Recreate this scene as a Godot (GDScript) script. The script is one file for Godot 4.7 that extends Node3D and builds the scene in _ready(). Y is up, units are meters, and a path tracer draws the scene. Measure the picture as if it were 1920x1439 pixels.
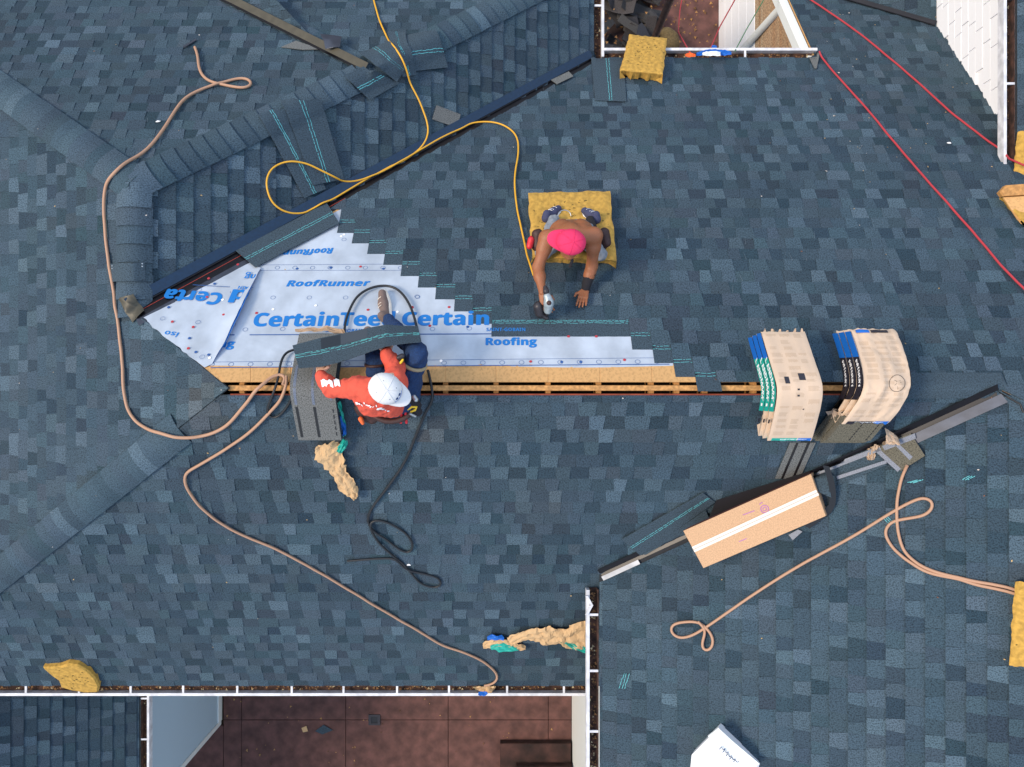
extends Node3D
# A drone's view straight down on a house being re-roofed. y is up, metres, x to the right of the picture, z to its bottom.

const CAM_Y := 14.2      # the drone above the patio
const FOC := 1560.0      # focal length in pixels of the 1920 x 1439 photograph
const EXPO := 0.143      # course exposure of a laminated shingle

var SL := {}             # roof planes: y = y0 + gx x + gz z over a plan polygon
var MT := {}
var tabs := []           # every shingle tab laid, before it becomes a mesh
var used := {}
var house: Node3D
var rng := RandomNumberGenerator.new()
var noise := FastNoiseLite.new()

class Mesher:
	var v := PackedVector3Array()
	var n := PackedVector3Array()
	var c := PackedColorArray()
	var uv := PackedVector2Array()
	func tri(a: Vector3, b: Vector3, d: Vector3, col := Color.WHITE) -> void:   # a, b, d counter-clockwise seen from outside
		var nn := (b - a).cross(d - a).normalized()
		v.append(a); v.append(d); v.append(b)
		for i in 3:
			n.append(nn); c.append(col); uv.append(Vector2.ZERO)
	func quad(a: Vector3, b: Vector3, d: Vector3, e: Vector3, col := Color.WHITE) -> void:
		tri(a, b, d, col); tri(a, d, e, col)
	func smooth(a: Array, col := Color.WHITE) -> void:   # three [position, normal, uv]
		for i in [0, 2, 1]:
			v.append(a[i][0]); n.append(a[i][1]); c.append(col); uv.append(a[i][2])
	func box(o: Vector3, ex: Vector3, ey: Vector3, ez: Vector3, col := Color.WHITE, ch := 0.0) -> void:   # o is a corner; right-handed ex, ey, ez
		var q := [o, o + ex, o + ex + ez, o + ez]
		var t := []
		for p in q:
			t.append(p + ey)
		if ch > 0.0:
			var m: Vector3 = (t[0] + t[2]) * 0.5
			var u := []
			for i in 4:
				var dirx: float = -1.0 if (i == 1 or i == 2) else 1.0
				var dirz: float = -1.0 if i >= 2 else 1.0
				u.append(t[i] + ex.normalized() * dirx * ch + ez.normalized() * dirz * ch)
				t[i] = t[i] - ey.normalized() * ch
			for i in 4:
				quad(t[(i + 1) % 4], t[i], u[i], u[(i + 1) % 4], col)
				quad(q[(i + 1) % 4], q[i], t[i], t[(i + 1) % 4], col)
			quad(u[3], u[2], u[1], u[0], col)
		else:
			for i in 4:
				quad(q[(i + 1) % 4], q[i], t[i], t[(i + 1) % 4], col)
			quad(t[3], t[2], t[1], t[0], col)
		quad(q[0], q[1], q[2], q[3], col)
	func grid(P: Array, thick: float, col := Color.WHITE) -> void:   # P[row][col]; a sheet with thickness, faces up where (col dir) x (row dir) points down
		var R: int = P.size()
		var K: int = P[0].size()
		var N := []
		for i in R:
			var row := []
			for j in K:
				var du: Vector3 = P[i][mini(j + 1, K - 1)] - P[i][maxi(j - 1, 0)]
				var dv: Vector3 = P[mini(i + 1, R - 1)][j] - P[maxi(i - 1, 0)][j]
				var nn := dv.cross(du).normalized()
				row.append(nn)
			N.append(row)
		for i in R - 1:
			for j in K - 1:
				var q := []
				for o in [[0, 0], [0, 1], [1, 1], [1, 0]]:
					var ii: int = i + o[0]
					var jj: int = j + o[1]
					q.append([P[ii][jj], N[ii][jj], Vector2(float(jj) / (K - 1), float(ii) / (R - 1))])
				smooth([q[0], q[3], q[2]], col); smooth([q[0], q[2], q[1]], col)
				if thick > 0.0:
					var b := []
					for x in q:
						b.append([x[0] - x[1] * thick, -x[1], x[2]])
					smooth([b[0], b[2], b[3]], col); smooth([b[0], b[1], b[2]], col)
		if thick > 0.0:
			for j in K - 1:
				_side(P[0][j + 1], P[0][j], N[0][j + 1], N[0][j], thick, col)
				_side(P[R - 1][j], P[R - 1][j + 1], N[R - 1][j], N[R - 1][j + 1], thick, col)
			for i in R - 1:
				_side(P[i][0], P[i + 1][0], N[i][0], N[i + 1][0], thick, col)
				_side(P[i + 1][K - 1], P[i][K - 1], N[i + 1][K - 1], N[i][K - 1], thick, col)
	func facets(P: Array) -> void:   # thin creased sheet, every facet flat
		for i in P.size() - 1:
			for j in P[0].size() - 1:
				if (i + j) % 2 == 0:
					tri(P[i][j], P[i + 1][j], P[i + 1][j + 1]); tri(P[i][j], P[i + 1][j + 1], P[i][j + 1])
				else:
					tri(P[i][j], P[i + 1][j], P[i][j + 1]); tri(P[i + 1][j], P[i + 1][j + 1], P[i][j + 1])
	func _side(a: Vector3, b: Vector3, na: Vector3, nb: Vector3, th: float, col: Color) -> void:
		quad(a - na * th, b - nb * th, b, a, col)
	func tube(pts: Array, r: float, sides := 8, col := Color.WHITE) -> void:
		var rings := []
		var up := Vector3.UP
		for i in pts.size():
			var t: Vector3 = (pts[mini(i + 1, pts.size() - 1)] - pts[maxi(i - 1, 0)]).normalized()
			if absf(t.dot(up)) > 0.95:
				up = Vector3.RIGHT if absf(t.x) < 0.8 else Vector3.FORWARD
			var s := t.cross(up).normalized()
			var w := s.cross(t)
			var ring := []
			for k in sides:
				var a := TAU * k / sides
				var d := s * cos(a) + w * sin(a)
				ring.append([pts[i] + d * r, d, Vector2(float(k) / sides, i * 0.1)])
			rings.append(ring)
		for i in rings.size() - 1:
			for k in sides:
				var l := (k + 1) % sides
				smooth([rings[i][k], rings[i + 1][k], rings[i + 1][l]], col)
				smooth([rings[i][k], rings[i + 1][l], rings[i][l]], col)
		for e in [0, rings.size() - 1]:
			for k in range(1, sides - 1):
				if e == 0:
					tri(rings[e][0][0], rings[e][k][0], rings[e][k + 1][0], col)
				else:
					tri(rings[e][0][0], rings[e][k + 1][0], rings[e][k][0], col)
	func prism(top: Array, down: Vector3, col := Color.WHITE, bev := 0.0) -> void:   # any outline, counter-clockwise from above; down = the extrusion
		var m := Vector3.ZERO
		for p in top:
			m += p
		m /= top.size()
		var t := top
		if bev > 0.0:
			t = []
			var low := []
			for p in top:
				t.append(p + (m - p).normalized() * bev)
				low.append(p + down.normalized() * bev)
			for i in top.size():
				var k := (i + 1) % top.size()
				quad(low[i], low[k], t[k], t[i], col)
				quad(top[i] + down, top[k] + down, low[k], low[i], col)
		else:
			for i in top.size():
				var k := (i + 1) % top.size()
				quad(top[i] + down, top[k] + down, top[k], top[i], col)
		var nn := -down.normalized()
		var bx := nn.cross(Vector3(0.13, 0.2, 0.97)).normalized()
		var by := nn.cross(bx)
		var flat := PackedVector2Array()
		for p in t:
			flat.append(Vector2(p.dot(bx), p.dot(by)))
		var ids := Geometry2D.triangulate_polygon(flat)
		for i in range(0, ids.size(), 3):
			var a: Vector3 = t[ids[i]]
			var b: Vector3 = t[ids[i + 1]]
			var d: Vector3 = t[ids[i + 2]]
			if (b - a).cross(d - a).dot(nn) < 0.0:
				var s := b
				b = d; d = s
			tri(a, b, d, col)
			tri(a + down, d + down, b + down, col)
	func arrays() -> Array:
		var a := []
		a.resize(Mesh.ARRAY_MAX)
		a[Mesh.ARRAY_VERTEX] = v; a[Mesh.ARRAY_NORMAL] = n; a[Mesh.ARRAY_COLOR] = c; a[Mesh.ARRAY_TEX_UV] = uv
		return a

# ---------------------------------------------------------------- nodes
func numbered(called: String) -> String:
	var k: int = used.get(called, 0)
	used[called] = k + 1
	return called if k == 0 else "%s_%03d" % [called, k]

func tag(o: Node, label: String, category: String, group := "", kind := "") -> void:
	o.set_meta("label", label)
	if category: o.set_meta("category", category)
	if group: o.set_meta("group", group)
	if kind: o.set_meta("kind", kind)

func thing(called: String, label: String, category: String, at := Vector3.ZERO, group := "") -> Node3D:
	var o := Node3D.new()
	o.name = numbered(called)
	add_child(o)
	o.position = at
	tag(o, label, category, group)
	return o

# a mesh in world coordinates becomes a node with its own base; under a parent it keeps its place in the world
func put(called: String, m: Mesher, mat: Material, parent: Node = null, kind := "") -> MeshInstance3D:
	var lo := Vector3.INF
	var hi := -Vector3.INF
	for p in m.v:
		lo = lo.min(p); hi = hi.max(p)
	var at := Vector3((lo.x + hi.x) * 0.5, lo.y, (lo.z + hi.z) * 0.5)
	for i in m.v.size():
		m.v[i] -= at
	var am := ArrayMesh.new()
	am.add_surface_from_arrays(Mesh.PRIMITIVE_TRIANGLES, m.arrays())
	am.surface_set_material(0, mat)
	var o := MeshInstance3D.new()
	o.mesh = am
	var host: Node = parent if parent else self
	var off := Vector3.ZERO
	var q: Node = host
	while q != self:
		off += (q as Node3D).position
		q = q.get_parent()
	o.position = at - off
	if parent:
		o.name = called
		host.add_child(o, true)
	else:
		o.name = numbered(called)
		host.add_child(o)
	if kind: o.set_meta("kind", kind)
	return o

# ---------------------------------------------------------------- materials
func lin(r: float, g: float, b: float) -> Color:
	return Color8(int(r), int(g), int(b)).srgb_to_linear()

func noise_tex(freq: float, lo: float, hi: float, octaves := 3, kind := FastNoiseLite.TYPE_SIMPLEX_SMOOTH, seed_ := 1, size := 512, stretch := 1) -> ImageTexture:
	var f := FastNoiseLite.new()
	f.noise_type = kind; f.frequency = freq; f.fractal_octaves = octaves; f.seed = seed_
	var im := f.get_seamless_image(size, size)
	im.convert(Image.FORMAT_RGB8)
	for y in size:
		for x in size:
			var g := lerpf(lo, hi, im.get_pixel(x, y).r)
			im.set_pixel(x, y, Color(g, g, g))
	if stretch > 1:
		im.resize(size, size / stretch)
	return ImageTexture.create_from_image(im)

func mat(col: Color, rough := 0.85, tex: Texture2D = null, tile := 1.0, metal := 0.0, vcol := false) -> StandardMaterial3D:
	var m := StandardMaterial3D.new()
	m.albedo_color = col
	m.roughness = rough
	m.metallic = metal
	if tex:
		m.albedo_texture = tex
		m.uv1_triplanar = true
		m.uv1_world_triplanar = true
		m.uv1_scale = Vector3.ONE * tile
	m.vertex_color_use_as_albedo = vcol
	return m

func make_materials() -> void:
	var grain := noise_tex(0.11, 0.35, 1.6, 3, FastNoiseLite.TYPE_SIMPLEX, 3)
	var soft := noise_tex(0.015, 0.72, 1.0, 4, FastNoiseLite.TYPE_SIMPLEX_SMOOTH, 5)
	var stain := noise_tex(0.008, 0.35, 1.0, 5, FastNoiseLite.TYPE_SIMPLEX_SMOOTH, 8)
	var chips := noise_tex(0.045, 0.78, 1.25, 3, FastNoiseLite.TYPE_CELLULAR, 9, 512, 2)
	var pores := noise_tex(0.06, 0.55, 1.1, 3, FastNoiseLite.TYPE_SIMPLEX, 12)
	var weave := noise_tex(0.12, 0.82, 1.0, 2, FastNoiseLite.TYPE_SIMPLEX, 14)
	MT.shingle = mat(Color.WHITE, 0.93, grain, 1.1, 0.0, true)
	MT.shingle.metallic_specular = 0.35
	MT.strip = mat(Color8(60, 78, 90), 0.93, grain, 1.1)
	MT.strip_back = mat(Color8(112, 114, 112), 0.95, grain, 1.3)
	MT.strip_tan = mat(Color8(104, 100, 86), 0.95, grain, 1.3)
	MT.tape = mat(Color8(108, 118, 136), 0.45, grain, 2.0)
	MT.tar = mat(Color8(22, 22, 24), 0.4)
	MT.thread = mat(Color8(95, 180, 185), 0.8)
	MT.osb = mat(Color8(206, 160, 104), 0.85, chips, 1.6)
	MT.wood = mat(Color8(212, 156, 92), 0.8, noise_tex(0.03, 0.7, 1.0, 3, FastNoiseLite.TYPE_SIMPLEX, 21), 1.3)
	MT.redwood = mat(Color8(150, 66, 40), 0.85, soft, 1.2)
	MT.barn = mat(Color.WHITE, 0.85, pores, 0.8, 0.0, true)
	MT.sheet = mat(Color8(190, 201, 214), 0.62, noise_tex(0.012, 0.80, 1.04, 5, FastNoiseLite.TYPE_SIMPLEX_SMOOTH, 6), 0.5)
	MT.sheet_under = mat(Color8(30, 110, 200), 0.6)
	MT.ink = mat(Color8(10, 114, 190), 0.6)
	MT.ink_dark = mat(Color8(38, 84, 146), 0.6)
	MT.flash_blue = mat(Color8(12, 50, 80), 0.42, weave, 0.4, 0.1)
	MT.flash_black = mat(Color8(26, 24, 30), 0.35, soft, 0.9, 0.2)
	MT.flash_grey = mat(Color8(76, 82, 96), 0.4, soft, 0.9, 0.3)
	MT.flash_pale = mat(Color8(165, 170, 180), 0.45, soft, 0.9, 0.2)
	MT.flash_brown = mat(Color8(78, 74, 60), 0.5, soft, 1.0, 0.1)
	MT.redline = mat(Color8(150, 56, 46), 0.6)
	MT.white = mat(Color8(236, 236, 240), 0.5, noise_tex(0.02, 0.78, 1.0, 4, FastNoiseLite.TYPE_SIMPLEX, 61, 256), 1.2)
	MT.trim = mat(Color8(228, 232, 230), 0.6)
	MT.siding = mat(Color8(176, 198, 212), 0.6)
	MT.shake = mat(Color8(244, 244, 246), 0.6)
	MT.gutter_dirt = mat(Color8(96, 66, 54), 0.95, stain, 2.2)
	MT.patio = mat(Color8(108, 72, 66), 0.8, noise_tex(0.014, 0.68, 1.05, 5, FastNoiseLite.TYPE_SIMPLEX_SMOOTH, 71), 0.5)
	MT.patio_dark = mat(Color8(84, 54, 48), 0.85, stain, 0.5)
	MT.earth = mat(Color8(84, 66, 48), 0.95, stain, 0.5)
	MT.attic = mat(Color8(70, 52, 36), 0.95)
	MT.foam = mat(Color8(202, 158, 72), 0.95, noise_tex(0.022, 0.74, 1.08, 5, FastNoiseLite.TYPE_SIMPLEX, 31), 1.5)
	MT.foam_dirt = mat(Color8(112, 92, 40), 0.95)
	MT.hose_tan = mat(Color8(196, 152, 122), 0.6, weave, 4.0)
	MT.hose_yellow = mat(Color8(226, 168, 44), 0.5)
	MT.hose_black = mat(Color8(30, 32, 36), 0.5)
	MT.rope_red = mat(Color8(196, 60, 70), 0.75, weave, 6.0)
	MT.paper = mat(Color8(206, 178, 150), 0.8, weave, 2.0)
	MT.paper_dark = mat(Color8(218, 180, 132), 0.85, weave, 2.5)
	MT.teal = mat(Color8(20, 160, 144), 0.55)
	MT.print_blue = mat(Color8(14, 100, 190), 0.55)
	MT.print_black = mat(Color8(36, 34, 44), 0.45)
	MT.plain_white = mat(Color8(238, 238, 240), 0.6)
	MT.print_white = mat(Color8(240, 240, 240), 0.6)
	MT.print_faint = mat(Color8(202, 176, 146), 0.85)
	MT.print_purple = mat(Color8(168, 100, 170), 0.8)
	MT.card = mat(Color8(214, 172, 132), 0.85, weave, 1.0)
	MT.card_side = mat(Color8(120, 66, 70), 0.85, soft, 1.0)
	MT.tape_white = mat(Color8(232, 220, 204), 0.5)
	MT.skin = mat(Color8(164, 102, 66), 0.55, weave, 3.0)
	MT.skin.subsurf_scatter_enabled = true
	MT.skin.subsurf_scatter_strength = 0.1
	MT.skin_pale = mat(Color8(226, 178, 152), 0.6)
	MT.pink = mat(Color8(240, 52, 104), 0.85, weave, 5.0)
	MT.cap_white = mat(Color8(240, 240, 240), 0.85, weave, 5.0)
	MT.navy = mat(Color8(34, 62, 108), 0.8)
	MT.shirt = mat(Color8(228, 92, 70), 0.85, weave, 3.0)
	MT.jeans = mat(Color8(24, 58, 104), 0.9, noise_tex(0.05, 0.65, 1.1, 3, FastNoiseLite.TYPE_SIMPLEX, 41), 2.2)
	MT.greycloth = mat(Color8(150, 156, 164), 0.9, soft, 2.5)
	MT.blackcloth = mat(Color8(34, 32, 38), 0.9, weave, 4.0)
	MT.leather = mat(Color8(70, 42, 38), 0.6, soft, 3.0)
	MT.strap = mat(Color8(168, 152, 120), 0.85, weave, 6.0)
	MT.redtool = mat(Color8(206, 40, 52), 0.45)
	MT.yellowtool = mat(Color8(232, 190, 30), 0.45)
	MT.steel = mat(Color8(176, 182, 186), 0.35, null, 1.0, 0.7)
	MT.toolgrey = mat(Color8(186, 200, 204), 0.4, soft, 3.0, 0.3)
	MT.darkmetal = mat(Color8(58, 56, 60), 0.45, null, 1.0, 0.4)
	MT.shoe_navy = mat(Color8(58, 62, 92), 0.8)
	MT.shoe_brown = mat(Color8(128, 108, 100), 0.85, weave, 6.0)
	MT.orange = mat(Color8(240, 110, 50), 0.6)
	MT.leaf = mat(Color8(196, 150, 84), 0.9, null, 1.0, 0.0, true)
	MT.scrap = mat(Color.WHITE, 0.93, grain, 1.1, 0.0, true)
	MT.post = mat(Color8(104, 74, 62), 0.8, soft, 1.0)
	MT.cord_green = mat(Color8(70, 120, 80), 0.7)

# ---------------------------------------------------------------- roof planes
func slope(k: String, y0: float, gx: float, gz: float) -> void:
	var s := Vector2(gx, gz).length()
	var d := -Vector2(gx, gz) / s
	var cs := 1.0 / sqrt(1.0 + s * s)
	SL[k] = {"y0": y0, "gx": gx, "gz": gz, "s": s, "d": d, "l": Vector2(-d.y, d.x), "cos": cs, "n": Vector3(-gx, 1.0, -gz).normalized(), "poly": PackedVector2Array()}

func ply(k: String, x: float, z: float) -> float:
	return SL[k].y0 + SL[k].gx * x + SL[k].gz * z

func tri_pt(a: String, b: String, c: String) -> Vector2:
	var A = SL[a]
	var B = SL[b]
	var C = SL[c]
	var a1: float = A.gx - B.gx
	var b1: float = A.gz - B.gz
	var c1: float = B.y0 - A.y0
	var a2: float = B.gx - C.gx
	var b2: float = B.gz - C.gz
	var c2: float = C.y0 - B.y0
	var det := a1 * b2 - a2 * b1
	return Vector2((c1 * b2 - c2 * b1) / det, (a1 * c2 - a2 * c1) / det)

func at_z(a: String, b: String, z: float) -> Vector2:
	var A = SL[a]
	var B = SL[b]
	return Vector2((B.y0 - A.y0 + (B.gz - A.gz) * z) / (A.gx - B.gx), z)

func at_x(a: String, b: String, x: float) -> Vector2:
	var A = SL[a]
	var B = SL[b]
	return Vector2(x, (B.y0 - A.y0 + (B.gx - A.gx) * x) / (A.gz - B.gz))

func P3(k: String, p: Vector2, h := 0.0) -> Vector3:
	return Vector3(p.x, ply(k, p.x, p.y), p.y) + SL[k].n * h

# where the line of sight of a photograph pixel meets a roof plane, or a given depth below the drone
func ray(k: String, px: float, py: float, h := 0.0) -> Vector3:
	var u := (px - 960.0) / FOC
	var w := (py - 719.5) / FOC
	var S = SL[k]
	var D: float = (CAM_Y - S.y0) / (1.0 + S.gx * u + S.gz * w)
	return Vector3(u * D, CAM_Y - D, w * D) + S.n * h

func at(px: float, py: float, D: float) -> Vector3:
	return Vector3((px - 960.0) / FOC * D, CAM_Y - D, (py - 719.5) / FOC * D)

func hit(px: float, py: float) -> Array:
	var best := at(px, py, CAM_Y)
	var nn := Vector3.UP
	var key := ""
	for k in SL:
		var p := ray(k, px, py)
		if p.y > best.y + 0.001 and Geometry2D.is_point_in_polygon(Vector2(p.x, p.z), SL[k].poly):
			best = p; nn = SL[k].n; key = k
	if key != "":
		for c in cap_runs:
			best.y = maxf(best.y, cap_y(c, best.x, best.z))
	return [best, nn, key]

var cap_runs := []   # [plane, plane, low end, high end, half width]

func cap_y(c: Array, x: float, z: float) -> float:
	var e: Vector2 = (c[3] - c[2]).normalized()
	var q: Vector2 = Vector2(x, z) - c[2]
	var o := absf(q.dot(Vector2(-e.y, e.x)))
	var f: float = q.dot(e) / c[2].distance_to(c[3])
	if o > c[4] or f < -0.02 or f > 1.02: return -1.0
	return min(ply(c[0], x, z), ply(c[1], x, z)) + 0.016 + 0.022 * (1.0 - pow(o / c[4], 2.0))

func roof_y(x: float, z: float) -> float:
	var y := 0.0
	for k in SL:
		if Geometry2D.is_point_in_polygon(Vector2(x, z), SL[k].poly):
			y = maxf(y, ply(k, x, z))
	return y

func on(px: float, py: float, h := 0.0) -> Vector3:
	var a := hit(px, py)
	return a[0] + a[1] * h

func to3(k: String, a: float, b: float, h: float) -> Vector3:
	var S = SL[k]
	var p: Vector2 = S.l * a + S.d * (b * S.cos)
	return Vector3(p.x, S.y0 - S.s * b * S.cos, p.y) + S.n * h

func ab(k: String, p: Vector2) -> Vector2:
	return Vector2(p.dot(SL[k].l), p.dot(SL[k].d) / SL[k].cos)

func shot(p: Vector3) -> Vector2:
	var D := CAM_Y - p.y
	return Vector2(960.0 + p.x / D * FOC, 719.5 + p.z / D * FOC)

func define_roof() -> void:
	slope("A", 7.8 - 0.833 * 0.035, 0.0, 0.833)
	slope("B", 7.8 + 0.833 * 0.035, 0.0, -0.833)
	slope("G", 7.8 + 0.55 * 2.178, 0.55, 0.0)
	slope("H", 7.26 - 0.63 * 3.19, -0.63, 0.0)
	slope("I", 7.26 + 0.833 * 1.67, 0.0, 0.833)
	slope("C", 7.8 - 0.5 * 3.73, 0.5, 0.0)
	var N := at_x("H", "I", -1.4)
	var ny := ply("H", N.x, N.y)
	slope("J", ny + 0.55 * 1.4, 0.55, 0.0)
	slope("K", ny - 0.8 * N.y, 0.0, 0.8)
	slope("P", 3.78 - 0.47 * 4.2, 0.47, 0.0)
	slope("F", 3.2 - 0.5 * 4.93, -0.5, 0.0)
	slope("Q", 6.0 - 0.45 * 4.98, 0.45, 0.0)
	var agh := tri_pt("A", "G", "H")
	var ghi := tri_pt("G", "H", "I")
	var v1 := at_z("A", "H", -3.72)
	var ap := at_x("A", "P", 3.48)
	var ap2 := at_x("A", "P", 5.1)
	var hk := at_x("K", "H", 0.93)
	SL.A.poly = PackedVector2Array([at_z("A", "G", -0.01), agh, v1, Vector2(3.48, -3.72), ap, ap2, Vector2(6.5, ap2.y), Vector2(6.5, 0.035 + 0.6 * 2.77), Vector2(3.73, 0.035), Vector2(3.73, -0.01)])
	SL.B.poly = PackedVector2Array([at_z("B", "G", 0.085), Vector2(3.64, 0.085), at_x("B", "C", 1.02), Vector2(1.02, 3.3), at_z("B", "G", 3.3)])
	SL.G.poly = PackedVector2Array([Vector2(-2.178, 0.035), at_z("B", "G", 3.3), Vector2(-6.9, 3.3), Vector2(-6.9, -4.17), at_z("G", "I", -4.17), ghi, agh])
	SL.H.poly = PackedVector2Array([agh, ghi, N, hk, Vector2(0.93, v1.y), v1])
	SL.I.poly = PackedVector2Array([ghi, at_z("G", "I", -4.17), at_z("I", "J", -4.17), N])
	var ij := at_z("I", "J", -4.17)
	SL.J.poly = PackedVector2Array([N, ij, Vector2(ij.x, -5.2), at_z("J", "K", -5.2)])
	SL.K.poly = PackedVector2Array([N, at_z("J", "K", -5.2), Vector2(0.93, -5.2), hk])
	SL.C.poly = PackedVector2Array([at_x("B", "C", 0.83), Vector2(3.73, 0.035), Vector2(6.5, 0.035 + 0.6 * 2.77), Vector2(6.5, 6.4), Vector2(0.83, 6.4)])
	SL.P.poly = PackedVector2Array([ap, ap2, Vector2(5.1, -7.0), Vector2(3.48, -7.0)])
	SL.F.poly = PackedVector2Array([Vector2(-4.93, 3.1), Vector2(-4.93, 5.9), Vector2(-8.5, 5.9), Vector2(-8.5, 3.1)])
	SL.Q.poly = PackedVector2Array([Vector2(4.98, -2.1), Vector2(7.0, -2.1), Vector2(7.0, -7.0), Vector2(4.98, -7.0)])

# plan polygon -> slab under the shingles
func deck(k: String, mt: Material, thick := 0.03) -> MeshInstance3D:
	var m := Mesher.new()
	var top := []
	for p in SL[k].poly:
		top.append(P3(k, p))
	var flat: PackedVector2Array = SL[k].poly
	if not Geometry2D.is_polygon_clockwise(flat):   # in x, z seen from above the turn is mirrored
		top.reverse()
	m.prism(top, Vector3(0, -thick, 0))
	return put("roof_slope", m, mt, house)

func shift_edge(poly: PackedVector2Array, i: int, d: float) -> PackedVector2Array:   # moves the edge i, i+1 inwards by d along the neighbours' direction
	var q := poly.duplicate()
	var n := q.size()
	var a := q[i]
	var b := q[(i + 1) % n]
	var e := (b - a).normalized()
	var nn := Vector2(-e.y, e.x)
	var mid := (a + b) * 0.5 + nn * 0.02
	if not Geometry2D.is_point_in_polygon(mid, poly):
		nn = -nn
	var a0 := q[(i - 1 + n) % n]
	var b1 := q[(i + 2) % n]
	var da := (a0 - a).normalized()
	var db := (b1 - b).normalized()
	q[i] = a + da * (d / maxf(0.15, da.dot(nn)))
	q[(i + 1) % n] = b + db * (d / maxf(0.15, db.dot(nn)))
	return q

func tab_colour(r: RandomNumberGenerator, tooth: bool, dirt: float) -> Color:
	var f := r.randf()
	var t := 0.0
	if tooth:
		t = 0.34 + 0.40 * f * f if r.randf() < 0.5 else 0.18 + 0.28 * f
	else:
		t = 0.03 + 0.33 * f
	var a := Color(0.024, 0.046, 0.068)
	var b := Color(0.118, 0.180, 0.230)
	var c := a.lerp(b, t)
	c = c.lerp(Color(0.075, 0.072, 0.085), 0.3 * r.randf() * r.randf())
	c = c.lerp(Color(0.03, 0.09, 0.095), 0.22 * r.randf() * r.randf())
	c = c.lerp(Color(0.15, 0.115, 0.09), dirt)
	return c

# sawdust smudges the photograph shows, in the plan of the roof
var smudges := [[Vector2(-2.42, 0.2), 0.26, 0.3], [Vector2(-0.62, 0.32), 0.24, 0.2], [Vector2(0.25, 1.05), 0.3, 0.12], [Vector2(-1.7, 0.5), 0.3, 0.1]]

func lay(k: String, phase: float, clip: PackedVector2Array, seed_: int, starts := {}) -> void:
	var S = SL[k]
	var r := RandomNumberGenerator.new()
	r.seed = seed_
	var pol := PackedVector2Array()
	var lo := Vector2.INF
	var hi := -Vector2.INF
	for p in clip:
		var q := ab(k, p)
		pol.append(q)
		lo = lo.min(q); hi = hi.max(q)
	var j := floori((lo.y - phase) / EXPO)
	while phase + (j - 1) * EXPO < hi.y:
		var bk := phase + j * EXPO
		var a0 := lo.x - r.randf() * 0.3
		var left: float = starts.get(j, -1e9)
		if left > -1e8:
			a0 = left
		var tooth := r.randf() < 0.5
		var slip := 0.0
		while a0 < hi.x:
			var w := r.randf_range(0.095, 0.165)
			if r.randf() < 0.15: w += 0.06
			var nslip := r.randf_range(0.002, 0.008) * (1.0 if tooth else -1.0)
			var quad := PackedVector2Array([Vector2(a0 + slip, bk - EXPO), Vector2(a0 + w + nslip, bk - EXPO), Vector2(a0 + w - nslip, bk), Vector2(a0 - slip, bk)])
			if left > -1e8 and a0 == left:
				quad[0].x = a0; quad[3].x = a0
			var all_in := true
			var any_in := false
			for p in quad:
				if Geometry2D.is_point_in_polygon(p, pol): any_in = true
				else: all_in = false
			var parts := []
			if all_in:
				parts = [quad]
			elif any_in or true:
				parts = Geometry2D.intersect_polygons(quad, pol)
			for pp in parts:
				if pp.size() < 3: continue
				var wob := r.randf_range(-0.0015, 0.0015)
				var butt := (0.025 if tooth else 0.0175) + wob
				var top := []
				var low := []
				for p in pp:
					var f: float = clampf((p.y - (bk - EXPO)) / EXPO, 0.0, 1.0)
					top.append(to3(k, p.x, p.y, lerpf(0.006, butt, f)))
					low.append(to3(k, p.x, p.y, 0.002))
				var c := Vector3.ZERO
				for p in top: c += p
				c /= top.size()
				var dirt := 0.0
				for s in smudges:
					var dd: float = Vector2(c.x, c.z).distance_to(s[0])
					if dd < s[1]:
						dirt = maxf(dirt, s[2] * (1.0 if dd < s[1] * 0.6 else 0.45) * r.randf_range(0.5, 1.0))
				var sp := []
				var flat := PackedVector2Array()
				for p in top:
					flat.append(shot(p))
				var area := 0.0
				for i in flat.size():
					area += flat[i].cross(flat[(i + 1) % flat.size()])
				var cc := shot(c)
				tabs.append({"k": k, "top": top, "low": low, "col": tab_colour(r, tooth, dirt) * (1.0 + 0.13 * noise.get_noise_2d(c.x * 45.0 + c.y * 20.0, c.z * 45.0)), "area": absf(area) * 0.5, "in": Rect2(10, 10, 1900, 1419).has_point(cc), "whole": all_in})
			a0 += w
			slip = nslip
			tooth = not tooth
		j += 1

func add_tab(m: Mesher, t: Dictionary) -> void:
	var top: Array = t.top
	var low: Array = t.low
	var nn: Vector3 = SL[t.k].n
	var c: Color = t.col
	var s := top.size()
	var ccw: bool = (top[1] - top[0]).cross(top[2] - top[0]).dot(nn) > 0.0
	if s > 4:
		var flat := PackedVector2Array()
		var bx := nn.cross(Vector3(0.13, 0.2, 0.97)).normalized()
		var by := nn.cross(bx)
		for p in top: flat.append(Vector2(p.dot(bx), p.dot(by)))
		ccw = not Geometry2D.is_polygon_clockwise(flat)
	if not ccw:
		top = top.duplicate(); low = low.duplicate()
		top.reverse(); low.reverse()
	for i in range(1, s - 1):
		m.tri(top[0], top[i], top[i + 1], c)
	for i in s:
		var q := (i + 1) % s
		m.quad(low[i], low[q], top[q], top[i], c)

func flush_tabs(decks: Dictionary) -> void:
	var order := range(tabs.size())
	order.sort_custom(func(x, y): return tabs[x].area > tabs[y].area)
	var single := 0
	var rest := {}
	for i in order:
		var t: Dictionary = tabs[i]
		if single < 300 and t["in"] and t.whole:
			var m := Mesher.new()
			add_tab(m, t)
			put("shingle", m, MT.shingle, decks[t.k])
			single += 1
		else:
			if not rest.has(t.k): rest[t.k] = Mesher.new()
			add_tab(rest[t.k], t)
	for k in rest:
		put("shingle_courses", rest[k], MT.shingle, decks[k], "stuff")

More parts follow.
